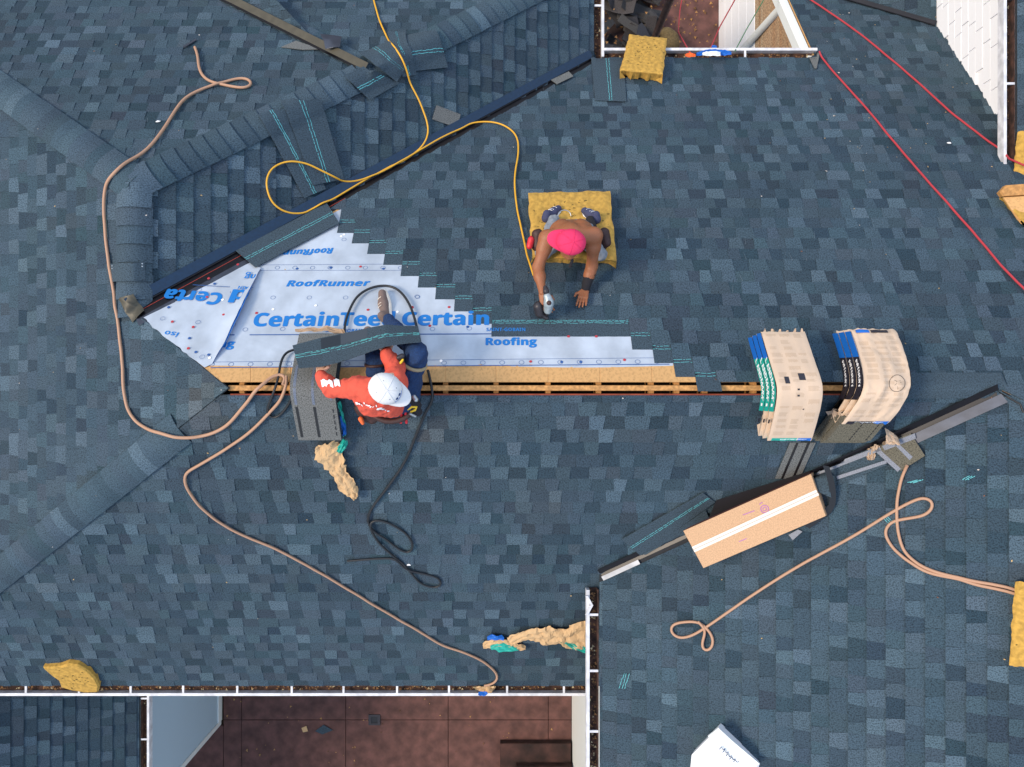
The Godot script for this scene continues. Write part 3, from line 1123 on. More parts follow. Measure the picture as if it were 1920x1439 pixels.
func ring_mark(m: Mesher, c: Vector3, nn: Vector3, r: float, w: float, squash := 1.0) -> void:
	var bx := Vector3.RIGHT
	bx = (bx - nn * bx.dot(nn)).normalized()
	var by := nn.cross(bx)
	for i in 20:
		var a := TAU * i / 20.0
		var b := TAU * (i + 1) / 20.0
		var da := bx * cos(a) + by * sin(a) * squash
		var db := bx * cos(b) + by * sin(b) * squash
		m.quad(c + da * (r - w), c + da * r, c + db * r, c + db * (r - w))

func left_of_sheet(y: float) -> float:
	return 240.0 + (570.0 - y) * 1.871 + 68.0 if y < 588.0 else 262.0 + (y - 592.0) * 1.23

func build_underlayment() -> void:
	var t := thing("underlayment_sheet", "pale blue white roof underlayment sheet with blue print under the stepped shingles", "roof sheet", ray("A", 800, 600))
	var m := Mesher.new()
	var P := []
	for i in 60:
		var y := lerpf(388.0, 688.0, i / 59.0)
		var row := []
		for j in 140:
			var x := lerpf(left_of_sheet(y), 1262.0, j / 139.0)
			var yy := y + (2.0 * sin(x * 0.013) if i == 59 else 0.0)
			var p := ray("A", x, yy)
			row.append(p + SL.A.n * (0.0036 + 0.0012 * noise.get_noise_2d(p.x * 420.0, p.z * 900.0) + 0.0007 * noise.get_noise_2d(p.x * 1500.0, p.z * 2300.0)))
		P.append(row)
	m.grid(P, 0.001)
	put("sheet", m, MT.sheet, t)
	var h := 0.0056
	print_on(t, "A", "CertainTeed", 474, 613, 738, 611, 27, h, MT.ink, 0.0, 0.005)
	print_on(t, "A", "Certain", 754, 611, 916, 610, 27, h, MT.ink, 0.0, 0.005)
	print_on(t, "A", "Roofing", 911, 648, 1006, 648, 14, h, MT.ink, 0.0, 0.003)
	print_on(t, "A", "RoofRunner", 537, 538, 690, 537, 12.5, h, MT.ink, 0.22, 0.0025)
	print_on(t, "A", "RoofRunner", 625, 466, 512, 472, 12, h, MT.ink, 0.22, 0.0025)
	print_on(t, "A", "SAINT-GOBAIN", 912, 622, 985, 622, 6.5, h, MT.ink)
	print_on(t, "A", "SAINT-GOBAIN", 610, 624, 682, 624, 6.5, h, MT.ink)
	print_on(t, "A", "Roofing", 343, 652, 438, 652, 14, h, MT.ink, 0.0, 0.003)
	var lm := Mesher.new()
	for q in [[468, 629, 952, 627, 0.005], [404, 629, 440, 629, 0.005], [395, 680, 1240, 672, 0.0016], [470, 498, 760, 496, 0.0016], [470, 508, 760, 508, 0.0016], [395, 690.5, 1255, 684, 0.004]]:
		var a := ray("A", q[0], q[1], h)
		var b := ray("A", q[2], q[3], h)
		var s: Vector3 = SL.A.n.cross((b - a).normalized()) * q[4]
		lm.quad(a - s, b - s, b + s, a + s)
	for i in 25:
		var x := 397.0 + i * 36.3
		ring_mark(lm, ray("A", x, 684.5 - i * 0.24, h), SL.A.n, 0.021, 0.0028)
	for i in 8:
		ring_mark(lm, ray("A", 520 + i * 33.0, 503, h), SL.A.n, 0.021, 0.0028)
	for q in [[512, 559], [580, 559], [648, 559], [783, 558], [460, 619], [530, 618], [811, 618], [645, 450], [782, 557], [880, 617], [715, 559]]:
		ring_mark(lm, ray("A", q[0], q[1], h), SL.A.n, 0.021, 0.0028)
	put("printed_marks", lm, MT.ink_dark, t, "stuff")
	for q in [[512, 581, 0], [592, 574, 0], [690, 582, 1], [745, 586, 0], [773, 578, 1], [806, 612, 1], [842, 577, 1], [773, 577, 1], [877, 614, 2], [1066, 632, 1], [1118, 632, 1], [995, 679, 1], [1171, 676, 1], [1053, 680, 2], [1089, 680, 2], [827, 678, 0], [481, 588, 1], [676, 501, 1], [557, 505, 2], [620, 503, 2], [719, 505, 2], [645, 441, 0], [640, 444, 0], [446, 497, 1]]:
		var dm := Mesher.new()
		disc(dm, ray("A", q[0], q[1], 0.0052), SL.A.n, 0.0125, 0.003)
		put("cap_nail", dm, [MT.print_white, MT.rope_red, MT.ink_dark][q[2]], t)
	# the loose corner folded over on the left
	var f := thing("underlayment_flap", "loose wrinkled corner of pale underlayment with upside down blue print beside the valley", "roof sheet", ray("A", 380, 600))
	var Lc := [Vector2(322, 572), Vector2(270, 597), Vector2(288, 616), Vector2(318, 640), Vector2(350, 665), Vector2(384, 691)]
	var Rc := [Vector2(470, 494), Vector2(490, 506), Vector2(468, 556), Vector2(447, 602), Vector2(424, 648), Vector2(398, 684)]
	for layer in 2:
		var G := []
		for i in 26:
			var v := i / 25.0 * 5.0
			var vi := mini(int(v), 4)
			var l: Vector2 = Lc[vi].lerp(Lc[vi + 1], v - vi)
			var r: Vector2 = Rc[vi].lerp(Rc[vi + 1], v - vi)
			if layer == 1:
				l = l.lerp(r, 0.6)
				r += Vector2(2.5, 1.5) * sin(clampf((v - 1.5) / 3.2, 0.0, 1.0) * PI)
			l += Vector2(2.5, -1.5) * noise.get_noise_1d(i * 60.0)
			var row := []
			for j in 22:
				var u := j / 21.0
				var c := l.lerp(r, u)
				var p := ray("A", c.x, c.y)
				var curl := 0.055 * pow(u if layer == 0 else 0.6 + 0.4 * u, 6.0) * sin(clampf((v - 0.6) / 4.4, 0.0, 1.0) * PI)
				var wr := 0.004 * noise.get_noise_2d(p.x * 290.0 + p.z * 460.0, p.z * 90.0) + 0.0035 * noise.get_noise_2d(p.x * 240.0, p.z * 860.0)
				row.append(p + SL.A.n * ((0.0105 if layer == 0 else 0.008) + curl + wr * (0.35 + u)))
			G.append(row)
		var gm := Mesher.new()
		gm.grid(G, 0.0008)
		put("sheet" if layer == 0 else "underside", gm, MT.sheet if layer == 0 else MT.sheet_under, f)
	var h2 := 0.0175
	print_on(f, "A", "Certa", 420, 553, 316, 545, 24, h2, MT.ink, 0.0, 0.005)
	print_on(f, "A", "d", 470, 551, 440, 549, 25, h2 + 0.02, MT.ink, 0.0, 0.005)
	print_on(f, "A", "SAIN", 474, 545, 450, 543, 6, h2 + 0.024, MT.ink)
	print_on(f, "A", "ng", 482, 520, 462, 519, 12, h2 + 0.016, MT.ink)
	print_on(f, "A", "iso", 337, 626, 312, 622, 9, h2 - 0.006, MT.ink)
	var fm := Mesher.new()
	for q in [[362, 537, 432, 541, 0.003], [455, 542, 476, 542, 0.002]]:
		var a := ray("A", q[0], q[1], h2)
		var b := ray("A", q[2], q[3], h2)
		var s: Vector3 = SL.A.n.cross((b - a).normalized()) * q[4]
		fm.quad(a - s, b - s, b + s, a + s)
	for q in [[306, 600], [372, 607], [374, 546], [437, 550], [380, 672], [438, 612]]:
		ring_mark(fm, ray("A", q[0], q[1], h2), SL.A.n, 0.021, 0.0028)
	put("printed_marks", fm, MT.ink_dark, f, "stuff")
	for q in [[392, 525, 1], [403, 535, 2], [389, 560, 1], [418, 565, 0], [428, 572, 0], [420, 593, 1], [363, 616, 1], [324, 606, 1], [356, 637, 2], [354, 656, 1], [368, 663, 2], [392, 668, 2], [394, 674, 0], [447, 586, 2], [317, 579, 2]]:
		var dm := Mesher.new()
		disc(dm, ray("A", q[0], q[1], 0.016), SL.A.n, 0.0125, 0.004)
		put("cap_nail", dm, [MT.print_white, MT.rope_red, MT.ink_dark][q[2]], f)

# ---------------------------------------------------------------- loose things on the roof
func spline(pts: Array, step: float) -> Array:
	var out := []
	for i in pts.size() - 1:
		var p0: Vector2 = pts[maxi(i - 1, 0)]
		var p1: Vector2 = pts[i]
		var p2: Vector2 = pts[i + 1]
		var p3: Vector2 = pts[mini(i + 2, pts.size() - 1)]
		var n := maxi(2, int(p1.distance_to(p2) / step))
		for k in n:
			out.append(p1.cubic_interpolate(p2, p0, p3, k / float(n)))
	out.append(pts[-1])
	return out

func hose(called: String, label: String, cat: String, px: Array, r: float, mt: Material, ends := {}, group := "") -> Node3D:
	var pts := []
	for q in px: pts.append(Vector2(q[0], q[1]))
	var line := spline(pts, 5.0)
	var W := []
	for c in line:
		var h := hit(c.x, c.y)
		if h[2] == "" and c.y > 690.0 and c.y < 760.0 and c.x > 380.0 and c.x < 1800.0:
			h = [ray("A" if c.y < 728.0 else "B", c.x, c.y), Vector3.UP, "A"]
		var extra := 0.0
		for sq in strip_areas:
			if Geometry2D.is_point_in_polygon(c, sq[0]): extra = maxf(extra, sq[1] + 0.018)
		var kink := 0.004 * noise.get_noise_2d(c.x * 1.6, c.y * 1.6)
		W.append(h[0] + h[1] * (r + 0.024 + extra) + Vector3(kink, 0, -kink))
	for it in 3:
		var S := W.duplicate()
		for i in range(1, W.size() - 1):
			S[i] = W[i] * 0.5 + (W[i - 1] + W[i + 1]) * 0.25
		W = S
	# a later pass over an earlier one lies on top of it
	var acc := 0.0
	for i in W.size():
		for k in range(0, maxi(0, i - 14), 2):
			if W[i].distance_to(W[k]) < r * 2.2:
				W[i].y += r * 1.6
				break
	for it in 2:
		var S := W.duplicate()
		for i in range(1, W.size() - 1):
			S[i] = W[i] * 0.5 + (W[i - 1] + W[i + 1]) * 0.25
		W = S
	for e in ends:   # {index from the end: world point}
		W.append(ends[e])
	var m := Mesher.new()
	m.tube(W, r, 8)
	var o := put(called, m, mt)
	tag(o, label, cat, group)
	return o

var strip_areas := []

# a shingle strip lying about: quad in pixels, with or without its stitched nail line
func strip(label: String, q: Array, lift: float, mt: Material, line := 0, group := "loose shingle strips", rows := 8, cols := 12, called := "shingle_strip", amp := 0.003) -> Node3D:
	var h := hit((q[0][0] + q[2][0]) * 0.5, (q[0][1] + q[2][1]) * 0.5)
	var t := thing(called, label, "shingle", h[0], group)
	var P := px_grid(q, rows, cols, lift + 0.027, amp, 6.0)
	var area := PackedVector2Array()
	for v in q: area.append(Vector2(v[0], v[1]))
	strip_areas.append([area, lift])
	var m := Mesher.new()
	m.grid(P, 0.005)
	put("strip", m, mt, t)
	var r := RandomNumberGenerator.new()
	r.seed = int(q[0][0] * 7 + q[0][1])
	if line > 0:   # 1 along the rows (from side to side), 2 along the columns
		var sm := Mesher.new()
		for f in [0.46, 0.54]:
			var pts := []
			var n := cols if line == 1 else rows
			for i in n + 1:
				var u := float(i) / n
				pts.append(sample(P, u, f) if line == 1 else sample(P, f, u))
			for i in n:
				stitches(sm, pts[i] + h[1] * 0.0015, pts[i + 1] + h[1] * 0.0015, h[1], 0.0026, 0.012, r)
		put("nail_stitching", sm, MT.thread, t, "stuff")
	elif line < 0:   # dark sealant bands on a back
		for f in [0.28, 0.72]:
			var B := []
			for i in 9:
				var row := []
				for j in 3:
					row.append(sample(P, f + (j - 1) * 0.05, i / 8.0) + h[1] * 0.002)
				B.append(row)
			var bm := Mesher.new()
			bm.grid(B, 0.001)
			put("sealant_band", bm, MT.tar if line == -1 else MT.tape, t)
	return t

func sample(P: Array, u: float, v: float) -> Vector3:
	var R := P.size() - 1
	var K: int = P[0].size() - 1
	var y := clampf(v, 0.0, 1.0) * R
	var x := clampf(u, 0.0, 1.0) * K
	var i := mini(int(y), R - 1)
	var j := mini(int(x), K - 1)
	return P[i][j].lerp(P[i][j + 1], x - j).lerp(P[i + 1][j].lerp(P[i + 1][j + 1], x - j), y - i)

func foam(label: String, q: Array, thick: float, lift := 0.022, pits := 40, group := "yellow foam pads") -> Node3D:
	var c := hit((q[0][0] + q[2][0]) * 0.5, (q[0][1] + q[2][1]) * 0.5)
	var t := thing("foam_pad", label, "foam pad", c[0], group)
	var nn: Vector3 = c[1]
	var cor := []
	for p in q:
		var rr := ray(c[2], p[0], p[1]) if c[2] != "" else at(p[0], p[1], CAM_Y)
		cor.append(rr)
	var n := 30
	var P := []
	for i in n + 1:
		var row := []
		for j in n + 1:
			var u := j / float(n)
			var v := i / float(n)
			var a: Vector3 = cor[0].lerp(cor[1], u).lerp(cor[3].lerp(cor[2], u), v)
			var e: float = minf(minf(u, 1.0 - u), minf(v, 1.0 - v))
			var rag := 0.008 * noise.get_noise_2d(u * 240.0 + q[0][0], v * 240.0)
			var wob := Vector3.ZERO
			if e < 0.001:
				wob = (a - c[0]).normalized() * rag * 1.6
			var dip := 0.010 * noise.get_noise_2d(a.x * 70.0, a.z * 70.0) + 0.007 * noise.get_noise_2d(a.x * 600.0, a.z * 600.0)
			row.append(a + wob + nn * (lift + thick - (0.014 if e < 0.001 else (0.004 if e < 0.035 else 0.0)) + dip))
		P.append(row)
	var m := Mesher.new()
	m.grid(P, thick * 0.92)
	put("block", m, MT.foam, t)
	# torn, dirty pits pressed into the top
	var r := RandomNumberGenerator.new()
	r.seed = int(q[0][0])
	var pm := Mesher.new()
	for k in pits:
		var u := clampf(r.randfn(0.5, 0.2), 0.06, 0.94)
		var v := clampf(r.randfn(0.45, 0.2), 0.06, 0.94)
		var p := sample(P, u, v) + nn * 0.001
		var s := r.randf_range(0.004, 0.016)
		var ang := r.randf() * TAU
		var bx := nn.cross(Vector3(0.2, 0.1, 1)).normalized()
		var by := nn.cross(bx)
		var ring := []
		for i in 6:
			var aa := TAU * i / 6.0
			var d := bx * cos(aa) * s * r.randf_range(0.5, 1.6) + by * sin(aa) * s * r.randf_range(0.3, 0.7)
			ring.append(p + d.rotated(nn, ang))
		pm.prism(ring, -nn * 0.003)
	if pits > 0: put("dirt_marks", pm, MT.foam_dirt, t, "stuff")
	return t

func saddle(z: float, h: float) -> float:
	var dz := z - 0.035
	return 7.8 + h - 0.833 * (sqrt(dz * dz + 0.0064) - 0.08)

func bundle_grid(x0: Callable, w: float, z0: float, z1: float, h: float, amp: float, seed_: float, rows := 40, cols := 16) -> Array:
	var P := []
	for i in rows + 1:
		var z := lerpf(z0, z1, i / float(rows))
		var row := []
		for j in cols + 1:
			var u := j / float(cols)
			var e: float = minf(u, 1.0 - u)
			var ends: float = 0.5 if (i == 0 or i == rows) else 1.0
			var p := Vector3(x0.call(z) + w * u, saddle(z, h), z)
			p.y += amp * (noise.get_noise_3d(u * 60.0, z * 130.0, seed_) + 0.5 * noise.get_noise_3d(u * 260.0, z * 60.0, seed_ + 9.0) + 0.35 * noise.get_noise_3d(u * 420.0 + z * 500.0, z * 700.0, seed_ + 4.0)) - (0.008 if e < 0.01 else 0.0) - (0.012 if ends < 1.0 else 0.0)
			p.z += amp * 0.5 * noise.get_noise_2d(u * 300.0, seed_ * 7.0 + i) * (1.0 if ends < 1.0 else 0.0)
			row.append(p)
		P.append(row)
	return P

func patch(P: Array, u0: float, u1: float, v0: float, v1: float, lift: float, rows := 8, cols := 3) -> Mesher:
	var G := []
	for i in rows + 1:
		var row := []
		for j in cols + 1:
			row.append(sample(P, lerpf(u0, u1, j / float(cols)), lerpf(v0, v1, i / float(rows))) + Vector3(0, lift, 0))
		G.append(row)
	var m := Mesher.new()
	m.grid(G, 0.0006)
	return m

func side_patch(x0: Callable, dx: float, z0: float, z1: float, h0: float, h1: float, side: float) -> Mesher:
	var m := Mesher.new()
	var n := 14
	for i in n:
		var a := lerpf(z0, z1, i / float(n))
		var b := lerpf(z0, z1, (i + 1.0) / n)
		var la := Vector3(x0.call(a) + dx, saddle(a, h0), a)
		var lb := Vector3(x0.call(b) + dx, saddle(b, h0), b)
		var ta := Vector3(x0.call(a) + dx, saddle(a, h1), a)
		var tb := Vector3(x0.call(b) + dx, saddle(b, h1), b)
		if side < 0.0: m.quad(la, lb, tb, ta)
		else: m.quad(lb, la, ta, tb)
	return m

func paper_print(seed_: int, band: Color) -> StandardMaterial3D:
	var r := RandomNumberGenerator.new()
	r.seed = seed_
	var im := Image.create(256, 640, false, Image.FORMAT_RGB8)
	im.fill(Color8(202, 178, 154))
	for b in 16:
		var y := 14 + b * 38
		for c in 3:
			if r.randf() < 0.25: continue
			var x := 16 + c * 78 + r.randi_range(0, 10)
			var w := r.randi_range(44, 66)
			var hh := r.randi_range(14, 30)
			if r.randf() < 0.55:
				for k in range(0, hh, 3):
					im.fill_rect(Rect2i(x, y + k, w - r.randi_range(0, 12), 1), Color8(166, 142, 118))
			else:
				for k in range(0, w, 3):
					im.fill_rect(Rect2i(x + k, y, 1, hh - r.randi_range(0, 6)), Color8(170, 142, 114))
	for k in 500:   # scuffs
		var x := r.randi_range(0, 250)
		var y := r.randi_range(0, 630)
		im.fill_rect(Rect2i(x, y, r.randi_range(1, 6), 1), Color8(190, 164, 138))
	im.fill_rect(Rect2i(20, 624, 150, 16), band)
	im.fill_rect(Rect2i(174, 624, 78, 16), Color8(14, 100, 190))
	for k in 26:
		im.fill_rect(Rect2i(70 + k * 6, 629, r.randi_range(2, 4), 6), Color8(236, 240, 240))
	var mt := mat(Color.WHITE, 0.8)
	mt.albedo_texture = ImageTexture.create_from_image(im)
	return mt

func build_bundles() -> void:
	var heights := [0.02, 0.132, 0.244]
	var words := ["bottom", "middle", "top"]
	# ---- stack wrapped in tan and teal paper
	var xa := func(z: float) -> float: return 1.925 + 0.02 * sin(z * 4.0)
	var prt := paper_print(3, Color8(20, 160, 144))
	for b in 3:
		var h0: float = heights[b]
		var h1: float = h0 + 0.108
		var dx := 0.004 * (2 - b)
		var xb := func(z: float) -> float: return xa.call(z) - dx
		var z0: float = -0.375 - 0.01 * b
		var z1: float = 0.435 - 0.012 * (2 - b) * (1.0 if b < 2 else 0.0)
		var t := thing("shingle_bundle", "tan and teal paper wrapped shingle bundle, %s of the stack across the open ridge" % words[b], "shingle bundle", Vector3(2.09, saddle(0.03, h0), 0.03), "wrapped shingle bundles")
		var P := bundle_grid(xb, 0.335, z0, z1, h1, 0.010, b * 3.0)
		var m := Mesher.new()
		m.grid(P, 0.106)
		put("wrapper", m, prt, t)
		var s1 := side_patch(xb, -0.009, z0 + 0.01, -0.19, h0 - 0.003, h1 - 0.002, -1.0)
		put("blue_band", s1, MT.print_blue, t)
		var s2 := side_patch(xb, -0.009, -0.19, 0.21, h0 - 0.003, h1 - 0.002, -1.0)
		put("teal_band", s2, MT.teal, t)
		var zz := -0.17
		for ch in "LANDMARK":
			var dz := (saddle(zz + 0.03, 0) - saddle(zz, 0)) / 0.03
			var ex := Vector3(0, dz, 1).normalized()
			var ey := Vector3(0, 1, -dz).normalized()
			put("lettering", letters(ch, Vector3(xb.call(zz) - 0.0105, saddle(zz, h0 + 0.03), zz), ex, ey, 0.048), MT.print_white, t)
			zz += 0.036
		put("printed_seal", side_patch(xb, -0.011, 0.15, 0.172, h0 + 0.03, h0 + 0.07, -1.0), MT.print_white, t)
		put("printed_mark", side_patch(xb, -0.011, 0.27, 0.30, h0 + 0.035, h0 + 0.075, -1.0), MT.print_black, t)
		put("blue_band", side_patch(xb, 0.3375, 0.24, z1 - 0.01, h0 + 0.004, h1 - 0.012, 1.0), MT.print_blue, t)
		if b == 2:
			for q in [[0.20, 0.30, 0.415, 0.475], [0.52, 0.66, 0.385, 0.445]]:
				put("printed_square", patch(P, q[0], q[1], q[2], q[3], 0.003), MT.print_black, t)
			for q in [[0.44, 0.49, 0.52, 0.535], [0.44, 0.49, 0.575, 0.59], [0.60, 0.63, 0.70, 0.71]]:
				put("printed_dot", patch(P, q[0], q[1], q[2], q[3], 0.003), MT.darkmetal, t)
			# frayed upper edge
			var fr := Mesher.new()
			var r := RandomNumberGenerator.new()
			r.seed = 9
			for k in 6:
				var p := sample(P, 0.05 + k * 0.17, 0.0)
				var l := r.randf_range(0.008, 0.03)
				fr.quad(p, p + Vector3(0.022, 0, 0), p + Vector3(0.016, r.randf_range(-0.01, 0.02), -l), p + Vector3(0.005, r.randf_range(-0.01, 0.02), -l))
			put("torn_edge", fr, MT.paper, t, "stuff")
	# ---- torn stack beside it, with shingles showing at its foot
	var xc := func(z: float) -> float: return 2.59 - 0.2 * (z + 0.4) / 0.85 + 0.07 * sin(clampf((z + 0.42) / 0.9, 0.0, 1.0) * PI)
	var prt2 := paper_print(8, Color8(36, 34, 44))
	for b in 3:
		var h0: float = heights[b]
		var h1: float = h0 + 0.108
		var dx := 0.006 * (2 - b)
		var xb := func(z: float) -> float: return xc.call(z) - dx
		var t := thing("shingle_bundle", "torn pale paper shingle bundle with black print, %s of the stack by the valley" % words[b], "shingle bundle", Vector3(2.7, saddle(0.03, h0), 0.03), "torn shingle bundles")
		var P := bundle_grid(xb, 0.345, -0.42, 0.30, h1, 0.026, 20.0 + b * 3.0, 40, 18)
		var m := Mesher.new()
		m.grid(P, 0.1)
		put("wrapper", m, prt2, t)
		for k in 5:   # bare shingles sticking out of the paper
			var S := []
			for i in 11:
				var z := lerpf(0.25, 0.46 - 0.006 * k - 0.008 * (2 - b), i / 10.0)
				var row := []
				for j in 6:
					row.append(Vector3(xb.call(z) - 0.005 + 0.004 * sin(k * 2.0) + 0.335 * j / 5.0, saddle(z, h0 + 0.014 + k * 0.0165), z))
				S.append(row)
			var sm := Mesher.new()
			sm.grid(S, 0.014)
			var so := put("shingle", sm, MT.strip_tan, t)
			if b == 2 and k == 4:
				for u in [0.5, 0.88]:
					for d in 7:
						put("sealant_dash", patch(S, u - 0.012, u + 0.012, 0.22 + d * 0.115, 0.30 + d * 0.115, 0.003, 2, 2), MT.tar, so)
		put("blue_band", side_patch(xb, -0.010, -0.40, -0.20, h0 - 0.003, h1 - 0.002, -1.0), MT.print_blue, t)
		put("black_band", side_patch(xb, -0.010, -0.20, 0.12, h0 + 0.0, h1 - 0.002, -1.0), MT.print_black, t)
		put("dark_band", side_patch(xb, 0.349, -0.36, 0.12, h0 + 0.01, h1 - 0.014, 1.0), MT.print_black, t)
		put("blue_band", side_patch(xb, 0.349, 0.14, 0.28, h0 + 0.01, h1 - 0.014, 1.0), MT.print_blue, t)
		var zz := -0.17
		for ch in "swiftstart":
			var dz := (saddle(zz + 0.02, 0) - saddle(zz, 0)) / 0.02
			put("lettering", letters(ch, Vector3(xb.call(zz) - 0.012, saddle(zz, h0 + 0.035), zz), Vector3(0, dz, 1).normalized(), Vector3(0, 1, -dz).normalized(), 0.034), MT.print_white, t)
			zz += 0.02
		if b == 2:
			put("blue_label", patch(P, 0.08, 0.36, 0.012, 0.045, 0.006), MT.print_blue, t)
			put("black_label", patch(P, 0.40, 0.78, 0.012, 0.045, 0.006), MT.print_black, t)
			var rg := Mesher.new()
			var cc := sample(P, 0.68, 0.60)
			var seg := []
			for i in 37:
				var a := TAU * i / 36.0
				seg.append(sample(P, 0.70 + 0.17 * cos(a), 0.58 + 0.085 * sin(a)) + Vector3(0, 0.003, 0))
			rg.tube(seg, 0.0016, 4)
			put("printed_circle", rg, MT.darkmetal, t)
			var hm := Mesher.new()
			for q in [[0.63, 0.55, 0.78, 0.575], [0.68, 0.56, 0.72, 0.64], [0.64, 0.60, 0.76, 0.55]]:
				hm.tube([sample(P, q[0], q[1]) + Vector3(0, 0.003, 0), sample(P, q[2], q[3]) + Vector3(0, 0.003, 0)], 0.001, 4)
			put("printed_sketch", hm, MT.darkmetal, t, "stuff")
			# ragged tongues of paper hanging over the bare shingles
			put("paper_tongue", crumple([[1648, 800, 14], [1662, 803, 9], [1674, 806, 3]], 0.20, 0.02), MT.paper, t)
	crumple_thing("paper_scrap", "small pale torn paper scrap hanging beside the valley metal", [[1641, 824, 5], [1637, 836, 7], [1634, 850, 9], [1634, 862, 6]], 0.035, MT.paper)
	# ---- the opened stack that the seated roofer takes shingles from
	var xo := func(z: float) -> float: return -1.685 + 0.01 * cos(z * 3.0)
	var st := RandomNumberGenerator.new()
	st.seed = 4
	for k in 12:
		var off := st.randf_range(-0.006, 0.006)
		var S := []
		for i in 25:
			var z := lerpf(-0.395 + off, 0.44 + off, i / 24.0)
			var row := []
			for j in 8:
				row.append(Vector3(xo.call(z) + off + 0.337 * j / 7.0, saddle(z, 0.014 + (k + 1) * 0.0115), z))
			S.append(row)
		var m := Mesher.new()
		m.grid(S, 0.0095)
		var lab := "topmost face down shingle of the opened stack, with tarry bands" if k == 11 else "shingle %s from the bottom of the opened stack across the ridge" % ["lowest", "second", "third", "fourth", "fifth", "sixth", "seventh", "eighth", "ninth", "tenth", "eleventh"][k]
		var t := thing("stacked_shingle", lab, "shingle", Vector3(-1.52, saddle(0.03, 0.02 + k * 0.0115), 0.03), "shingles of the opened stack")
		put("strip", m, MT.strip_back if k == 11 else MT.strip, t)
		if k == 11:
			for u in [0.10, 0.50]:
				put("release_tape", patch(S, u - 0.03, u + 0.03, 0.30, 0.66, 0.002, 10, 2), MT.tape, t)
				put("sealant_band", patch(S, u - 0.03, u + 0.03, 0.68, 0.97, 0.002, 8, 2), MT.tar, t)
			for d in 5:
				put("sealant_dash", patch(S, 0.90, 0.925, 0.70 + d * 0.055, 0.735 + d * 0.055, 0.002, 2, 2), MT.tar, t)
			put("release_tape", patch(S, 0.88, 0.92, 0.40, 0.62, 0.002, 8, 2), MT.tape, t)
	crumple_thing("wrapper_paper", "tan wrapper edge showing above the opened stack on the underlayment", [[556, 630, 2], [580, 628, 3], [610, 627, 3], [640, 630, 3], [648, 636, 3]], 0.04, MT.paper)
	crumple_thing("wrapper_paper", "teal and blue wrapper side along the opened stack below the orange sleeve", [[634, 742, 7], [640, 765, 6], [645, 790, 5], [647, 806, 4]], 0.06, MT.teal)
	crumple_thing("wrapper_paper", "blue strip of wrapper along the opened stack", [[641, 765, 3], [645, 785, 4], [648, 802, 4]], 0.085, MT.print_blue)
	crumple_thing("wrapper_paper", "long crumpled tan wrapper trailing down from the opened stack", [[610, 822, 19], [617, 838, 26], [628, 858, 22], [640, 880, 15], [652, 900, 16], [664, 914, 11], [670, 922, 4]], 0.05, MT.paper_dark)
	crumple_thing("wrapper_paper", "teal fold of wrapper at the foot of the opened stack", [[650, 812, 4], [646, 824, 7], [638, 836, 6]], 0.075, MT.teal)
	crumple_thing("wrapper_paper", "long crumpled tan wrapper lying against the side gutter", [[1107, 1184, 26], [1085, 1184, 24], [1065, 1186, 20], [1048, 1182, 12], [1030, 1184, 19], [1012, 1182, 13], [992, 1181, 10], [970, 1187, 10], [955, 1194, 9]], 0.06, MT.paper_dark)
	crumple_thing("wrapper_paper", "teal printed wrapper edge against the side gutter", [[1052, 1190, 4], [1070, 1199, 5], [1088, 1206, 6], [1106, 1211, 5]], 0.05, MT.teal)
	crumple_thing("wrapper_paper", "torn tan and teal wrapper end near the lower eave", [[906, 1203, 3], [922, 1200, 8], [940, 1198, 10], [960, 1202, 7], [985, 1207, 3]], 0.03, MT.paper_dark)
	crumple_thing("wrapper_paper", "bright teal scrap of wrapper near the lower eave", [[920, 1206, 4], [935, 1204, 8], [955, 1206, 6], [972, 1208, 3]], 0.045, MT.teal)
	crumple_thing("wrapper_paper", "blue scrap of wrapper above the teal one", [[914, 1186, 4], [930, 1187, 4], [945, 1189, 2]], 0.04, MT.print_blue)
	crumple_thing("wrapper_paper", "tan scrap of wrapper caught in the lower gutter", [[893, 1285, 3], [905, 1289, 8], [918, 1288, 9], [928, 1283, 4]], 0.0, MT.paper_dark)
	crumple_thing("wrapper_paper", "blue scrap of wrapper hanging over the lower gutter", [[897, 1299, 3], [906, 1300, 5], [914, 1298, 2]], 0.0, MT.print_blue, 9.05)

